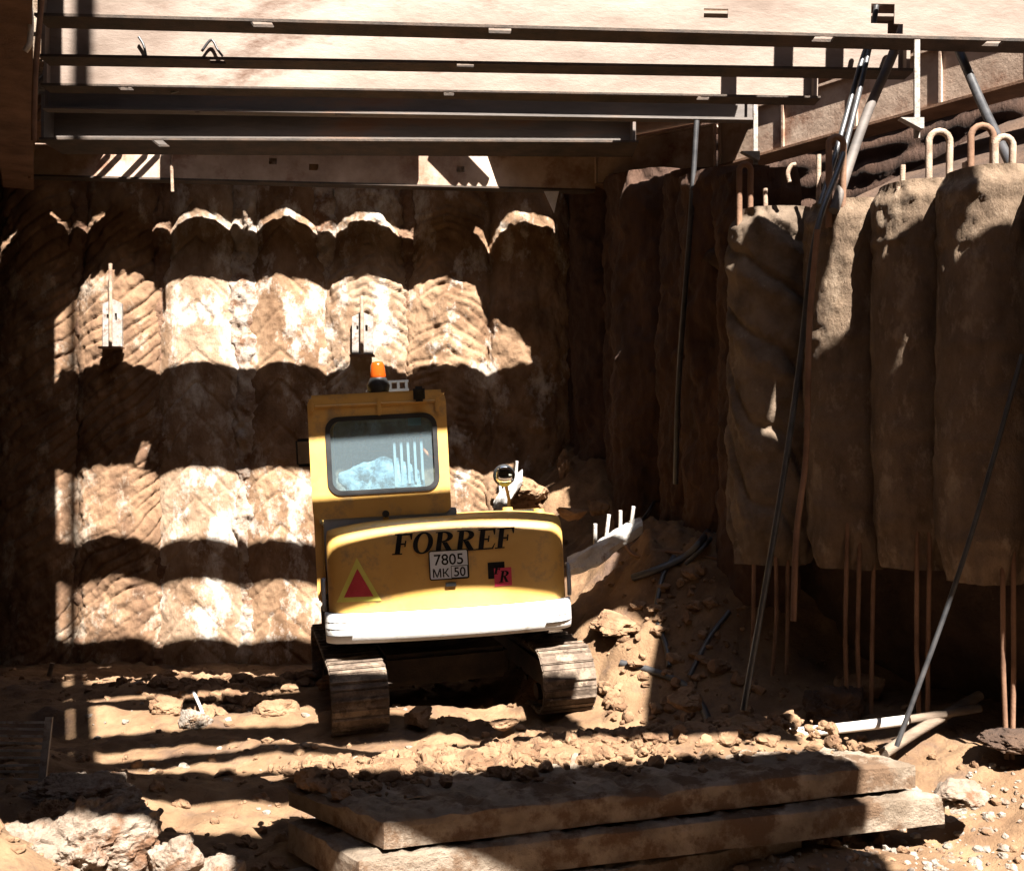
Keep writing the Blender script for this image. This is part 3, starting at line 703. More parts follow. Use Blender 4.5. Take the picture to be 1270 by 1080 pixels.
# drop rods below the far waler
rod('drop_rod', 'rebar', [P(212, 186, 13.0), P(214, 238, 13.0)], .02, 'thin rod hanging from the far waler near its left end', 'rod')
tag(MB().prism([(-.09, .14), (.09, .14), (.03, -.12)], -.01, .012).build('lug_plate', 'galv', loc=tuple(P(684, 252, 13.05))), 'small pale tapered plate hanging below the far waler', 'plate')
rod('drop_rod', 'rust', [P(44, 150, 12.6), P(37, 222, 12.6)], .02, 'thin rod hanging at the far end of the left waler', 'rod')
rod('drop_rod', 'rust', [P(52, -5, 8.0), P(44, 90, 8.0), P(42, 175, 8.0)], .022, 'dark rod hanging in front of the struts at their left ends', 'rod')
rod('pipe_bend', 'galv', [P(33, -6, 7.9), P(38, 20, 7.9), P(37, 52, 7.9), P(31, 64, 7.9)], .022, 'pale bent pipe end in the top left corner', 'pipe')

# ------------------------------------------------------------------ slabs in the foreground
def slab(cs, th, label, seed, group='muddy slabs stacked in front'):
    c = np.array(cs, float); o0 = c[0]
    nu, nv = 150, 46
    U, V = np.meshgrid(np.linspace(0, 1, nu), np.linspace(0, 1, nv), indexing='ij')
    # c: B front-left, C front-right, D back-right, A back-left
    S = ((1-U)*(1-V))[..., None]*c[0] + (U*(1-V))[..., None]*c[1] + (U*V)[..., None]*c[2] + ((1-U)*V)[..., None]*c[3]
    ew = np.minimum(np.minimum(U, 1 - U) * 3.2, np.minimum(V, 1 - V) * 1.3)
    rib = .010 * np.maximum(np.sin(U * 150), -.2) * sstep(.04, .12, ew)
    nz = sstep(-.02, .1, ew) * .016 * fbm(S[..., 0]*6, S[..., 1]*6, seed, 4) + sstep(-.02, .08, ew) * .010 * fbm(S[..., 0]*22, S[..., 1]*22, seed, 3) + rib - .014 * np.exp(-(ew / .018) ** 2) * (1 + .8 * vn(S[..., 0]*9, S[..., 1]*9, seed)) - .03 * np.maximum(fbm(S[..., 0]*2.5, S[..., 1]*2.5, seed * 3, 3) - .35, 0) * np.exp(-(ew / .05) ** 2)
    top = S.copy(); top[..., 2] += nz
    mb = MB(); mb.grid(top - o0, flip=False)
    # skirts with broken edges
    def skirt(line, flat):
        n = len(line); rows = 6; G = np.zeros((n, rows, 3))
        for k in range(rows):
            G[:, k] = line; G[:, k, 2] = line[:, 2] + (flat[:, 2] - th - line[:, 2]) * k / (rows - 1)
            if k: 
                w = .008 * fbm(G[:, k, 0]*7, G[:, k, 1]*7, G[:, k, 2]*9 + seed, 3)
                G[:, k, 1] += w - .006; G[:, k, 0] += w * .4
        mb.grid(G - o0, smooth=False)
    skirt(top[:, 0], S[:, 0]); skirt(top[:, -1], S[:, -1]); skirt(top[0, :], S[0, :]); skirt(top[-1, :], S[-1, :])
    o = mb.build('concrete_slab', 'concrete', loc=tuple(o0))
    return tag(o, label, 'slab', group)
B_ = P(476, 1015, 5.40); C_ = P(1135, 944, 6.42); A_ = P(358, 966, 6.25); D_ = A_ + C_ - B_ + np.array([0, .1, 0])
slab([B_, C_, D_, A_], .15, 'upper muddy slab of the stack, soil heaped on its top', 1)
sh = np.array([-.06, -.10, -.165])
slab([B_ + sh + np.array([-.05, .02, 0]), C_ + sh + np.array([.2, .02, .0]), D_ + sh, A_ + sh + np.array([.1, -.1, 0])], .17, 'lower muddy slab carrying the other one', 2)
slab([B_ + 2.15 * sh + np.array([.1, -.02, 0]), C_ + 2.15 * sh + np.array([-.6, .0, 0]), D_ + 2.1 * sh, A_ + 2.1 * sh + np.array([.2, -.2, 0])], .2, 'lowest slab half sunk in the ground under the stack', 3)
# soil heaped along the back of the top slab
def heap():
    nu, nv = 170, 60; U, V = np.meshgrid(np.linspace(-.02, 1.03, nu), np.linspace(0, 1, nv), indexing='ij')
    S = A_ + (D_ - A_) * U[..., None] + (B_ - A_) * (V[..., None] * .88 - .22)
    cen = .28 + .10 * vn(U * 5, 0, 3) + .25 * sstep(.4, .95, U)
    prof = np.exp(-((V - cen) / (.20 + .1 * sstep(.5, .9, U))) ** 2) * (.05 + .08 * sstep(.25, .85, U)) * sstep(1.04, .92, U) * sstep(-.03, .1, U)
    z = prof + (.025 + .7 * prof) * (.5 * fbm(S[..., 0]*5, S[..., 1]*5, 3, 4) + .35 * np.maximum(fbm(S[..., 0]*11, S[..., 1]*11, 5, 3), 0)) - .02
    S = S.copy(); S[..., 2] += z
    o = np_mesh('soil_heap', S.reshape(-1, 3), grid_quads(nu, nv), 'soil'); tag(o, 'crumbly soil heaped along the top of the upper slab', 'soil', kind='stuff')
heap()
def slab_clods():
    vs, fs, n = [], [], 0
    for k in range(1500):
        u = RNG.uniform(0, 1.02); v = .32 + RNG.normal() * .30 + .2 * max(0, u - .4)
        if not -.05 < v < 1.22 or (v > .62 and RNG.random() < .35): continue
        p = A_ + (D_ - A_) * u + (B_ - A_) * (v * .88 - .22)
        sz = .012 + .055 * RNG.random() ** 2.4
        w, f = lump(2 if sz < .03 else 3, np.array([1, 1, .8]) * sz * RNG.uniform(.7, 1.3, 3), 20000 + k, .45)
        rise = (.03 + .07 * sstep(.25, .85, u)) * math.exp(-((v - .3 - .25 * sstep(.4, .95, u)) / .25) ** 2)
        vs.append(w + p + np.array([0, 0, rise + sz * .25])); fs.append(f + n); n += len(w)
    o = np_mesh('clods', np.concatenate(vs), np.concatenate(fs), 'clod', smooth=False)
    tag(o, 'loose clods of brown soil lying all over the upper slab', 'rubble', kind='stuff')
slab_clods()

# ------------------------------------------------------------------ boulders and bigger clods
def boulder(px, py, Y, size, label, seed, m='boulder', sub=5, amp=.35, group='boulders and clods on the pit floor', sink=.3, name='boulder'):
    v, f = lump(sub, size, seed, amp, 1.5, 6)
    # small scale crumble
    v = v * (1 + .06 * fbm(v[:, 0]*14, v[:, 1]*14, v[:, 2]*14 + seed, 4, .6))[:, None]
    p = P(px, py, Y); o = np_mesh(name, v, f, m, smooth=False); o.location = tuple(p)
    return tag(o, label, 'boulder', group)
boulder(105, 1056, 5.65, (.33, .3, .27), 'biggest pale boulder at the bottom left, sunlit', 1, sub=6)
boulder(20, 1082, 5.5, (.24, .22, .19), 'pale boulder at the very bottom left corner', 2, sub=6)
boulder(72, 1030, 5.95, (.2, .2, .17), 'brown crumbling boulder behind the biggest pale one', 3, 'clod', sub=6)
boulder(105, 990, 6.2, (.30, .24, .13), 'grey brown flat boulder beside the metal grate', 4, sub=6)
boulder(215, 1072, 5.6, (.13, .12, .14), 'pointed pale rock at the bottom, first from the biggest boulder', 5)
boulder(270, 1082, 5.6, (.14, .12, .11), 'tan rock at the bottom edge of the picture', 6)
boulder(195, 1062, 5.55, (.05, .05, .06), 'small white lump between the bottom rocks', 7, 'pale', 4)
boulder(128, 1008, 5.75, (.10, .09, .08), 'white knob on top of the biggest boulder', 8, 'pale', 4)
boulder(209, 878, 9.3, (.14, .1, .11), 'tan clod at the edge of the sunlit rut left of the tracks', 9, 'clod')
boulder(240, 893, 9.0, (.14, .1, .09), 'white clod lying in the ruts left of the tracks', 10, 'pale')
boulder(338, 883, 9.3, (.2, .12, .12), 'tan clod nearest the left track', 11, 'clod')
boulder(120, 862, 10.3, (.2, .14, .09), 'tan flat clod in front of the far wall', 12, 'clod')
boulder(765, 775, 9.7, (.22, .2, .11), 'tan earth lump right behind the machine corner', 13, 'clod')
boulder(520, 888, 8.9, (.1, .1, .08), 'clod lying between the tracks', 14, 'clod')
boulder(625, 898, 8.6, (.11, .08, .05), 'flat sunlit clod in front of the right track', 15, 'clod')
boulder(668, 930, 7.0, (.10, .09, .09), 'upright clod on the slab stack', 16, 'clod')
boulder(735, 935, 7.0, (.13, .11, .08), 'broad clod on the slab stack right of the upright one', 17, 'clod')
boulder(925, 905, 7.4, (.14, .1, .08), 'white lump at the left end of the pale pipe', 18, 'pale')
boulder(975, 912, 7.3, (.12, .08, .06), 'tan lump under the pale pipe', 19, 'clod')
boulder(1262, 918, 7.0, (.22, .2, .07), 'dark flat stone near the right edge', 20, 'bank', amp=.2)
boulder(1040, 880, 8.1, (.25, .2, .16), 'dark earth lump under the hanging bars', 21, 'bank')
boulder(1065, 855, 8.5, (.22, .18, .12), 'dark reddish lump behind the hanging bars', 22, 'clod')
boulder(740, 626, 11.6, (.14, .1, .1), 'tan lump on the bank beyond the machine, farther one', 23, 'clod')
boulder(708, 636, 11.2, (.16, .12, .07), 'tan lump on the bank just over the hood', 24, 'clod')
boulder(703, 582, 13.2, (.1, .1, .2), 'tan upright lump against the foot of the far wall', 25, 'clod')
boulder(645, 612, 13.0, (.36, .3, .24), 'broad tan earth lump behind the round mirror', 26, 'clod')
boulder(850, 868, 8.4, (.16, .14, .09), 'tan clod beside the hose end', 27, 'clod')
boulder(1190, 985, 6.4, (.18, .14, .07), 'pale flat rubble lump at the lower right', 28, 'boulder')
boulder(1045, 1010, 6.3, (.15, .1, .05), 'pale flat stone right of the slab stack', 29, 'pale')
# sticks
rod('stick', 'timber', [P(186, 1022, 6.2), P(200, 1004, 6.3)], .018, 'short pale stick poking out of the sunlit strip', 'stick')
rod('stick', 'galv', [P(240, 858, 9.4), P(247, 873, 9.2), P(252, 886, 9.1)], .014, 'thin pale stick standing in the ruts', 'stick')
rod('stick', 'timber', [P(61, 838, 11.0), P(65, 822, 11.0)], .025, 'short stub stick near the foot of the far wall', 'stick')

# ------------------------------------------------------------------ metal grate at the left edge
def grate():
    o = empty('metal_grate', P(48, 1010, 6.45), 'rusty metal grate of thin slats leaning at the left edge', 'grate', rot=(math.radians(-14), math.radians(3), math.radians(10)))
    MB().box((-.02, -.02, 0), (.02, .02, .56)).build('side_bar', 'plate', o)
    MB().box((-1.0, -.02, 0), (-.96, .02, .56)).build('side_bar', 'plate', o)
    for i in range(13):
        z = .03 + i * .041
        MB().box((-.959, -.008 + .004 * (i % 2), z), (-.021, .014, z + .014), rot=Matrix.Rotation(random.uniform(-.018, .018), 3, 'Y')).build('slat', 'plate', o)
grate()

# ------------------------------------------------------------------ the machine
ROLL = .052
ex = empty('excavator', (-.565, 10.1, 0), 'yellow and white tracked excavator seen from behind, a dark name lettered on its tail', 'excavator', rot=(0, -ROLL, math.radians(5)))

def tail_y(x, z):
    a = np.abs(x); y = -1.15 + .125 * a ** 2
    k = np.clip(a - .86, 0, .139); y = y + (.14 - np.sqrt(np.maximum(.14 ** 2 - k ** 2, 0)))
    y = y + .05 * np.clip((z - 1.3) / .4, 0, 1) ** 2
    return y
def tail_top(x): return 1.715 - .07 * np.abs(x) ** 3.5

def build_tail():
    xs = np.concatenate([[-1.0, -.995, -.985, -.97, -.94, -.9, -.86], np.linspace(-.8, .8, 33), [.86, .9, .94, .97, .985, .995, 1.0]]) * .995
    prof = [(.0, 0.0), (0, .12), (0, .24), (0, .36), (0, .44), (0, .52), (0, .58), (0, .64), (0, .70), (0, .76), (0, .82), (.012, .88), (.035, .93), (.07, .965), (.12, .99), (.2, 1.0), (.42, 1.0), (.6, 1.0)]
    G = np.zeros((len(xs), len(prof), 3))
    for i, x in enumerate(xs):
        zt = float(tail_top(x)); z0 = .985
        for j, (dy, t) in enumerate(prof):
            z = z0 + (zt - z0) * t
            G[i, j] = (x, float(tail_y(x, z)) + dy, z)
    mb = MB(); mb.grid(G, flip=False)
    for e in (0, -1):
        ln = [tuple(p) for p in G[e]]; ln.append((G[e][0][0], G[e][-1][1], G[e][0][2]))
        n = len(ln); mb.add(ln, [tuple(range(n)) if e == 0 else tuple(range(n))[::-1]])
    return mb.build('counterweight', 'yellow', ex)
cwt = build_tail()

def build_skirt():
    xs = np.concatenate([[-1.03, -1.025, -1.01, -.98, -.94, -.9], np.linspace(-.84, .84, 30), [.9, .94, .98, 1.01, 1.025, 1.03]])
    prof = [(.14, .72), (.05, .722), (.012, .735), (-.005, .76), (-.03, .80), (-.035, .86), (-.035, .93), (-.03, .965), (-.01, .978), (.05, .98)]
    G = np.zeros((len(xs), len(prof), 3))
    for i, x in enumerate(xs):
        for j, (dy, z) in enumerate(prof):
            G[i, j] = (x, float(tail_y(x * .96, 1.0)) + dy, z)
    mb = MB(); mb.grid(G)
    for e in (0, -1):
        ln = [tuple(p) for p in G[e]]; n = len(ln); mb.add(ln, [tuple(range(n)) if e == 0 else tuple(range(n))[::-1]])
    o = mb.build('tail_skirt', 'white', ex)
    for s in (-1, 1):
        for k in range(3):
            z = .80 + k * .055; pts = []
            for x in np.linspace(.80 + .03 * (k % 2), 1.022, 8):
                pts.append((s * x, float(tail_y(x * .96, 1.0)) - .034, z))
            MB().tube(pts, .0032, 6).build('vent_slot', 'black', o)
    return o
build_skirt()

# body under and beside the cab, hood over the engine
mb = MB(); mb.box((-1.08, -.78, .80), (1.0, 1.25, 1.02)); mb.build('deck_frame', 'under', ex, bevel=.02)
mb = MB(); mb.box((.13, -.74, 1.03), (.985, .35, 1.655)); mb.build('engine_hood', 'yellow', ex, bevel=.05)
mb = MB(); mb.box((.25, .38, 1.03), (.97, 1.2, 1.45)); mb.build('tank_cover', 'yellow', ex, bevel=.06)
mb = MB(); mb.box((-1.10, -.70, 1.03), (-1.03, 1.1, 1.70)); mb.build('side_panel', 'yellow', ex, bevel=.015)
mb = MB(); mb.box((-1.02, -.74, 1.30), (.115, -.70, 1.78)); mb.build('grey_panel', 'bluegrey', ex, bevel=.008)
MB().cyl((-.49, -.745, 1.76), (-.49, -.77, 1.76), .03).build('vent_plug', 'black', ex)
MB().box((-.515, -.757, 1.60), (-.465, -.741, 1.73)).build('vent_tab', 'yellow', ex)
for lx in (.30, .58, .86):
    MB().cyl((lx, -.42, 1.65), (lx, -.42, 1.70 if lx != .58 else 1.73), .055, .045).build('hood_cap', 'yellow', ex)
MB().box((.24, -.25, 1.65), (.92, -.2, 1.685)).build('hood_strip', 'black', ex)
# grey hand rails hugging the tail corners
for s in (-1, 1):
    x = s * 1.035
    MB().tube(smooth_path([(x, -.80, 1.24), (x, -.88, 1.24), (x, -.90, 1.18), (x, -.90, 1.04), (x, -.88, .99)], 5), .018, 8).build('tail_rail', 'bluegrey', ex)

# cab
def rrect(x0, x1, z0, z1, r, n=7):
    out = []
    for cx, cz, a0 in ((x1 - r, z1 - r, 0), (x0 + r, z1 - r, 90), (x0 + r, z0 + r, 180), (x1 - r, z0 + r, 270)):
        for k in range(n):
            a = math.radians(a0 + 90 * k / (n - 1)); out.append((cx + r * math.cos(a), cz + r * math.sin(a)))
    return out
def ring(mb, outer, inner, y0, y1, swap=None):
    n = len(outer); f = []
    v = [(x, y0, z) for x, z in outer] + [(x, y0, z) for x, z in inner] + [(x, y1, z) for x, z in outer] + [(x, y1, z) for x, z in inner]
    for i in range(n):
        j = (i + 1) % n
        f += [(i, j, n+j, n+i), (2*n+i, 3*n+i, 3*n+j, 2*n+j), (i, 2*n+i, 2*n+j, j), (n+i, n+j, 3*n+j, 3*n+i)]
    if swap: v = [swap(p) for p in v]
    mb.add(v, f)
cab = MB()
ring(cab, rrect(-1.105, .07, 1.74, 2.78, .07), rrect(-.945, -.035, 1.955, 2.585, .10), -.75, -.70)
o_cab = cab.build('cab', 'yellow', ex)
sl = MB(); ring(sl, rrect(-.965, -.015, 1.935, 2.605, .115), rrect(-.925, -.055, 1.975, 2.565, .085), -.762, -.745)
sl.build('window_seal', 'black', o_cab)
gm = MB().prism(rrect(-.935, -.045, 1.965, 2.575, .09), -.735, -.730); gm.build('rear_window', 'glass', o_cab)
for x in (-1.105, .022):
    sd = MB(); sw = (lambda x_: (lambda p: (x_ + p[1], p[0], p[2])))(x)
    ring(sd, rrect(-.695, .85, 1.06, 2.72, .05), rrect(-.56, .74, 1.72, 2.56, .12), 0, .048, sw); sd.build('cab_side', 'yellow', o_cab)
    MB().box((x + .02, -.56, 1.72), (x + .026, .74, 2.56)).build('side_window', 'glass', o_cab)
fr_ = MB(); ring(fr_, rrect(-1.105, .07, 1.06, 2.74, .06), rrect(-1.02, -.02, 1.25, 2.6, .1), .855, .90); fr_.build('cab_front', 'yellow', o_cab)
MB().box((-1.02, .872, 1.25), (-.02, .878, 2.6)).build('front_window', 'glass', o_cab)
MB().box((-1.10, -.74, 2.735), (.065, .92, 2.80)).build('roof', 'yellow', o_cab, bevel=.03)
MB().box((-1.05, -.69, 1.05), (.02, .85, 1.10)).build('cab_floor', 'black', o_cab)
# trim on the rear panel
MB().tube([(-1.04, -.756, 2.70), (0.0, -.756, 2.70)], .012, 8).build('drip_rail', 'yellow', o_cab)
for lx, ln in ((-.50, .12), (-.005, .11), (-1.07, .06)):
    MB().box((lx - .018, -.79, 2.72 - ln), (lx + .018, -.751, 2.74)).build('lifting_lug', 'yellow', o_cab, bevel=.008)
# beacon, lamp, aerial parts
bc = MB().tube([(-.50, -.60, 2.80), (-.50, -.60, 2.86), (-.50, -.60, 2.93)], [.085, .10, .07], 20).build('beacon_base', 'black', ex)
MB().tube([(-.50, -.60, 2.931), (-.50, -.60, 2.945), (-.50, -.60, 3.04), (-.50, -.60, 3.065), (-.50, -.60, 3.072)], [.066, .070, .058, .046, .02], 20).build('beacon_lens', 'lens', bc)
MB().cyl((-.50, -.60, 2.932), (-.50, -.60, 3.02), .02).build('beacon_reflector', 'galv', bc)
lm = MB().box((-.205, -.86, 2.70), (-.105, -.77, 2.83)).build('work_lamp', 'black', ex, bevel=.02)
MB().box((-.19, -.866, 2.715), (-.12, -.861, 2.80)).build('lamp_glass', 'mirror', lm)
MB().box((-.165, -.77, 2.80), (-.145, -.68, 2.815)).build('lamp_bracket', 'black', lm)
br = MB().box((-.42, -.55, 2.805), (-.24, -.45, 2.83))
for q in (-.40, -.33, -.26): br.box((q - .012, -.54, 2.83), (q + .012, -.5, 2.90))
br.box((-.42, -.53, 2.885), (-.24, -.51, 2.905)); br.build('roof_bracket', 'black', ex)
MB().tube([(-.60, -.6, 2.81), (-.56, -.62, 2.87), (-.53, -.62, 2.84)], .014, 8).build('roof_cable', 'galv', ex)
# inside of the cab
ib = MB().box((-.80, .0, 1.5), (-.28, .14, 2.28)).build('seat', 'seat', ex, bevel=.06)
MB().box((-.80, .0, 1.45), (-.28, .62, 1.62)).build('seat_cushion', 'seat', ib, bevel=.05)
MB().box((-.66, .02, 2.30), (-.42, .12, 2.44)).build('head_rest', 'seat', ib, bevel=.04)
v, f = lump(5, (.38, .05, .20), 77, .4); np_mesh('glass_sheen_lump', v + np.array([-.48, -.64, 1.98]), f, 'glass_sheen_lump', ex)  # added lump; mottled pale blue stands in for reflection on the glass
for k in range(5):
    x = -.40 + k * .058
    MB().box((x, -.69, 1.98 + .012 * k), (x + .022, -.684, 2.42 - .008 * k), rot=Matrix.Rotation(.0, 3, 'Y')).build('blind_strip', 'curtain', ex)
MB().tube(smooth_path([(-.16, -.62, 2.42), (-.15, -.63, 2.32), (-.10, -.63, 2.24), (-.05, -.63, 2.215)], 6), .014, 8).build('coiled_lead', 'cable', ex)
MB().box((-.26, -.727, 2.50), (-.15, -.724, 2.575)).build('window_sticker', 'sticker', o_cab)
MB().box((-.9, -.72, 2.40), (-.06, -.705, 2.415)).build('sun_rail', 'black', o_cab)

# mirrors
mr = MB().tube([(.63, .05, 1.64), (.635, .05, 1.78), (.61, .05, 1.93)], .016, 8).build('mirror_arm', 'yellow', ex)
v, f = ico(3); np_mesh('round_mirror', v * np.array([.105, .05, .105]) + np.array([.60, .03, 2.0]), f, 'black', mr)
v, f = ico(3); np_mesh('mirror_glass', v * np.array([.09, .02, .09]) + np.array([.60, -.012, 2.0]), f, 'mirror', mr)
MB().prism([(.545, 1.925), (.655, 1.925), (.63, 1.90), (.57, 1.90)], -.04, -.02).build('mirror_tag', 'tri_y', mr)
ma = MB().tube([(-1.08, .84, 2.42), (-1.24, .9, 2.42), (-1.33, .9, 2.36)], .012, 8).build('mirror_arm', 'black', ex)
MB().box((-1.40, .88, 2.16), (-1.22, .92, 2.44)).build('side_mirror', 'black', ma, bevel=.03)
MB().box((-1.38, .873, 2.19), (-1.24, .8785, 2.41)).build('mirror_glass', 'mirror', ma)

# boom folded low in front
bm_ = MB()
path = [(.35, .95, 1.05), (.35, 1.5, 1.32), (.35, 2.1, 1.30), (.35, 2.6, 1.0)]
pp = [Vector(p) for p in path]
for a, b in zip(pp[:-1], pp[1:]):
    d = (b - a); ang = math.atan2(d.z, d.y); bm_.box((-.11, -.03, -.14), (.11, d.length + .03, .14), rot=Matrix.Rotation(ang, 3, 'X'), at=a)
bm_.build('boom', 'yellow', ex)
am = MB().box((-.09, 0, -.11), (.09, 1.1, .11), rot=Matrix.Rotation(math.radians(-75), 3, 'X'), at=(.35, 2.62, 1.1)).build('arm', 'yellow', ex)
MB().prism([(.0, .0), (.55, .0), (.6, -.3), (.4, -.45), (.05, -.35)], .0, .6).build('bucket', 'under', ex).matrix_parent_inverse = Matrix.Translation((.1, 2.3, .45))
MB().tube([(.35, 1.0, .92), (.35, 1.9, 1.12)], .045, 12).build('boom_cylinder', 'galv', ex)
MB().box((-1.05, 2.05, .05), (1.1, 2.15, .5)).build('dozer_blade', 'yellow', ex, bevel=.02)

# lettering laid on the curved tail
def on_tail(mb, polys, off=.009):
    for k, poly in enumerate(polys):
        vs = [(x, float(tail_y(x, z)) - off - .0003 * (k % 9), z) for x, z in poly]
        mb.add(vs, [tuple(range(len(vs)))])
def strip_polys(outer, inner):
    n = len(outer); return [[outer[i], outer[(i+1) % n], inner[(i+1) % n], inner[i]] for i in range(n)]
def glyph(ch):
    R = lambda x0, x1, z0, z1: [(x0, z0), (x1, z0), (x1, z1), (x0, z1)]
    ell = lambda cx, cz, rx, rz, a0=0, a1=360, n=26: [(cx + rx*math.cos(math.radians(a0+(a1-a0)*i/n)), cz + rz*math.sin(math.radians(a0+(a1-a0)*i/n))) for i in range(n + (0 if a1-a0 == 360 else 1))]
    stem = [R(.12, .36, .0, 1.0), R(.0, .47, 0, .06), R(.02, .12, .94, 1.0)]
    if ch in 'FE':
        p = stem + [R(.36, .84, .91, 1.0), [(.72, .91), (.79, .70), (.84, .70), (.84, .91)], R(.36, .58, .46, .54), [(.52, .36), (.59, .36), (.59, .66), (.52, .66)]]
        if ch == 'E': p += [R(.44, .84, 0, .07), [(.76, .07), (.84, .07), (.90, .28), (.86, .28)]]
        return p, .88
    if ch == 'O':
        return strip_polys(ell(.48, .5, .47, .53), ell(.48, .5, .24, .45)), .98
    if ch == 'R':
        o_, i_ = ell(.40, .745, .45, .255, -90, 90, 14), ell(.40, .745, .20, .185, -90, 90, 14)
        bowl = [[o_[i], o_[i+1], i_[i+1], i_[i]] for i in range(14)]
        return stem + bowl + [R(.32, .40, .94, 1.0), R(.32, .40, .49, .55), [(.36, .49), (.60, .49), (.94, .0), (.66, .0)], R(.66, 1.0, 0, .05)], .98
H_ = .168; x = -.445; mbx = MB()
for ch in 'FORREF':
    ps, adv = glyph(ch)
    on_tail(mbx, [[(x + (a * .158 / .9) + .26 * b * H_ * .7, 1.445 + b * H_) for a, b in p] for p in ps]); x += adv * .158 / .9 + .004
mbx.build('name_lettering', 'letter', cwt)
# warning triangle
def tri(cx, cz, s, hgt): return [(cx - s, cz), (cx + s, cz), (cx, cz + hgt)]
def fine(t, n=9):
    a, b, c = [np.array(p) for p in t]; g = lambda i, j: tuple(a + (b - a) * i / n + (c - a) * j / n); out = []
    for i in range(n):
        for j in range(n - i):
            out.append([g(i, j), g(i+1, j), g(i, j+1)])
            if i + j < n - 1: out.append([g(i+1, j), g(i+1, j+1), g(i, j+1)])
    return out
mbx = MB(); on_tail(mbx, fine(tri(-.735, 1.075, .185, .36)), .005); tr_ = mbx.build('warning_triangle', 'tri_y', cwt)
mbx = MB(); on_tail(mbx, fine(tri(-.735, 1.115, .122, .232)), .011); mbx.build('red_centre', 'tri_r', tr_)
# number plate
pl_ = MB().prism(rrect(-.145, .175, 1.225, 1.462, .015, 4), -1.178, -1.170).build('number_plate', 'numwhite', cwt)
ed = MB(); ring(ed, rrect(-.148, .178, 1.222, 1.465, .017, 4), rrect(-.139, .169, 1.231, 1.456, .012, 4), -1.1815, -1.1785); ed.build('plate_border', 'letter', pl_)
ed = MB(); ring(ed, rrect(.03, .169, 1.231, 1.333, .004, 3), rrect(.035, .164, 1.236, 1.328, .003, 3), -1.1817, -1.1787); ed.build('region_box', 'letter', pl_)
def text_mesh(name, s, x, z, size, y, m, parent, sx=1, bold=.0):
    cu = bpy.data.curves.new(name, 'FONT'); cu.body = s; cu.size = size; cu.align_x = 'CENTER'; cu.offset = bold
    t = bpy.data.objects.new(name, cu); C.objects.link(t)
    dg = bpy.context.evaluated_depsgraph_get(); me = bpy.data.meshes.new_from_object(t.evaluated_get(dg))
    bpy.data.objects.remove(t)
    for v_ in me.vertices: v_.co = Vector((x + v_.co.x * sx, y, z + v_.co.y))
    me.materials.clear(); me.materials.append(M[m]); o = bpy.data.objects.new(name, me); C.objects.link(o); o.parent = parent; return o
text_mesh('plate_characters', '7805', .015, 1.345, .125, -1.1806, 'letter', pl_, 1.0, .0012)
text_mesh('plate_characters', '\u041c\u041a', -.055, 1.245, .095, -1.1806, 'letter', pl_, .95, .0012)
text_mesh('plate_characters', '50', .10, 1.246, .105, -1.1806, 'letter', pl_, .95, .0012)
MB().box((-.02, -1.176, 1.165), (.065, -1.160, 1.195)).build('plate_lamp', 'black', cwt)
# stickers
mbx = MB(); on_tail(mbx, [[(.335, 1.20), (.475, 1.20), (.475, 1.335), (.335, 1.335)]], .004); sk = mbx.build('sticker', 'letter', cwt)
mbx = MB(); on_tail(mbx, [[(.385, 1.135), (.53, 1.135), (.53, 1.285), (.385, 1.285)]], .007); sk2 = mbx.build('sticker', 'red', cwt)
ps, adv = glyph('R'); mbx = MB(); on_tail(mbx, [[(.42 + a * .085 + .02 * b, 1.165 + b * .095) for a, b in p] for p in ps], .010); mbx.build('sticker_letter', 'letter', sk2)
ps, adv = glyph('F'); mbx = MB(); on_tail(mbx, [[(.375 + a * .085 + .02 * b, 1.235 + b * .085) for a, b in p] for p in ps], .010); mbx.build('sticker_letter', 'letter', sk2)

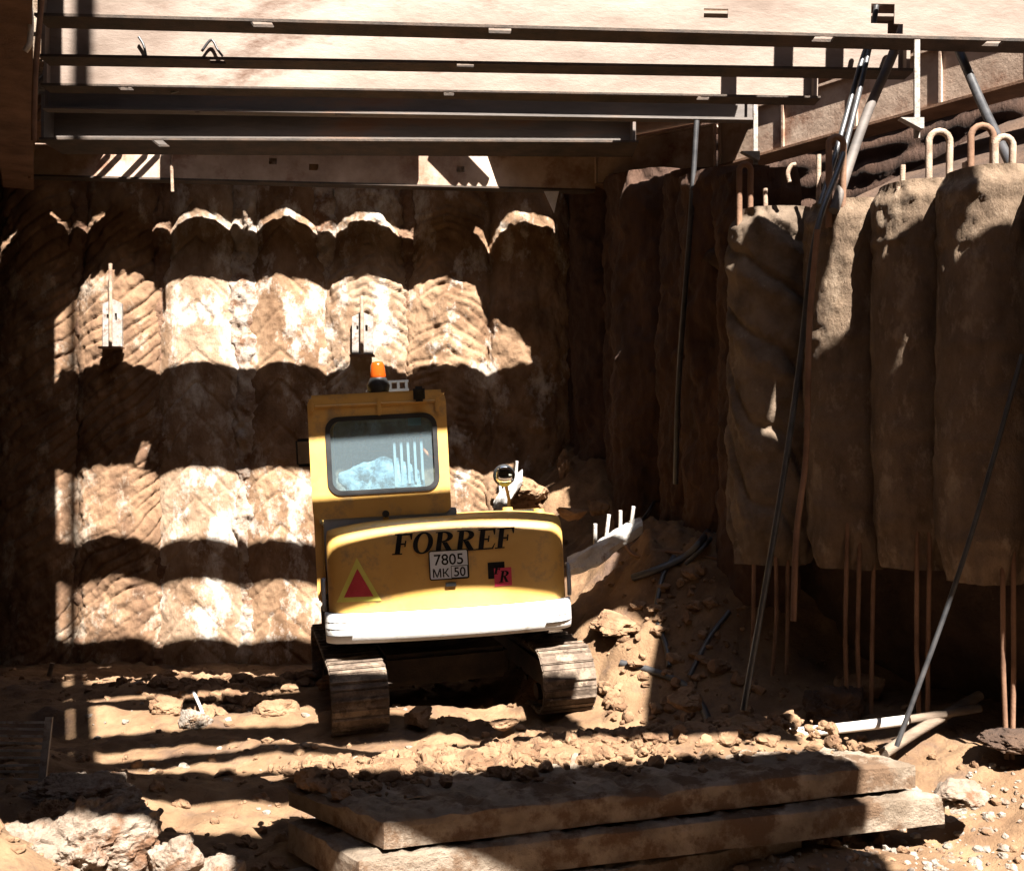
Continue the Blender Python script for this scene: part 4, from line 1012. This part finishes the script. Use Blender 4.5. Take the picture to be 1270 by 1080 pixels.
# undercarriage, slewed to the left of the upper body
und = bpy.data.objects.new('undercarriage', None); C.objects.link(und); und.parent = ex; und.rotation_euler = (0, .012, math.radians(9)); und.location = (-.16, 0, 0)
MB().box((-.55, -.75, .28), (.55, .75, .55)).build('car_body', 'under', und, bevel=.04)
MB().cyl((0, 0, .55), (0, 0, .80), .50).build('slew_ring', 'under', und)
def track(side):
    L2, R_, W = 1.02, .275, .46; cx = side * .87 + .07
    per = 4 * L2 + 2 * math.pi * R_; N = 38
    def at(s):
        s %= per
        if s < 2*L2: return (-L2 + s, 2*R_, 0.0)
        s -= 2*L2
        if s < math.pi*R_: a = s / R_; return (L2 + R_*math.sin(a), R_ + R_*math.cos(a), -a)
        s -= math.pi*R_
        if s < 2*L2: return (L2 - s, 0, -math.pi)
        s -= 2*L2; a = s / R_; return (-L2 - R_*math.sin(a), R_ - R_*math.cos(a), -math.pi - a)
    mb = MB()
    for i in range(N):
        y, z, a = at((i + .5) * per / N); pl = per / N * .485
        rot = Matrix.Rotation(a, 3, 'X')
        j = random.uniform(-.006, .006)
        mb.box((-W/2, -pl * 1.02, -.035), (W/2, pl * 1.02, .0 + j), rot=rot, at=(cx, y, z + .01))
        mb.box((-W/2, -pl*.25, j), (W/2, pl*.1, .02 + j), rot=rot, at=(cx, y, z + .01))
    o = mb.build('track', 'track', und, bevel=.008)
    # inner side frame and wheels
    fm = MB().box((cx - .13, -L2 + .05, .17), (cx + .13, L2 - .05, .43)); fm.build('track_frame', 'under', und, bevel=.03)
    for yy in (-L2, L2):
        w = MB().cyl((cx - .12, yy, R_), (cx + .12, yy, R_), .25, n=28).build('idler_wheel', 'under', und)
    for k in range(5):
        yy = -.72 + k * .36; MB().cyl((cx - .15, yy, .115), (cx + .15, yy, .115), .08).build('roller', 'under', und)
for s in (-1, 1): track(s)

# ------------------------------------------------------------------ camera, light
cam = bpy.data.cameras.new('camera'); co = bpy.data.objects.new('camera', cam); C.objects.link(co)
co.location = (0, 0, CAMZ); co.rotation_euler = (math.pi / 2, 0, 0)
cam.sensor_fit = 'HORIZONTAL'; cam.sensor_width = 36; cam.lens = F / 1270 * 36; cam.clip_end = 500; cam.clip_start = .05
bpy.context.scene.camera = co
d = Vector((SUN_T, 1, -SUN_K)).normalized()
sun = bpy.data.lights.new('sun', 'SUN'); so = bpy.data.objects.new('sun', sun); C.objects.link(so)
sun.energy = 5; sun.angle = math.radians(.5); sun.color = (1, .955, .88)
so.rotation_euler = d.to_track_quat('-Z', 'Y').to_euler()
elev = math.asin(-d.z); az = math.atan2(-d.x, -d.y)      # compass bearing of the sun from +Y
w = bpy.data.worlds.new('World'); bpy.context.scene.world = w; w.use_nodes = True
nt = w.node_tree; bg = nt.nodes['Background']; sky = nt.nodes.new('ShaderNodeTexSky'); sky.sky_type = 'NISHITA'
sky.sun_disc = False; sky.sun_elevation = elev; sky.sun_rotation = az
nt.links.new(sky.outputs[0], bg.inputs[0]); bg.inputs[1].default_value = .05
sc = bpy.context.scene
sc.view_settings.view_transform = 'Standard'; sc.view_settings.look = 'None'; sc.view_settings.gamma = 1
sc.view_settings.exposure = 2.55
sc.cycles.max_bounces = 6; sc.cycles.diffuse_bounces = 2; sc.cycles.transparent_max_bounces = 12
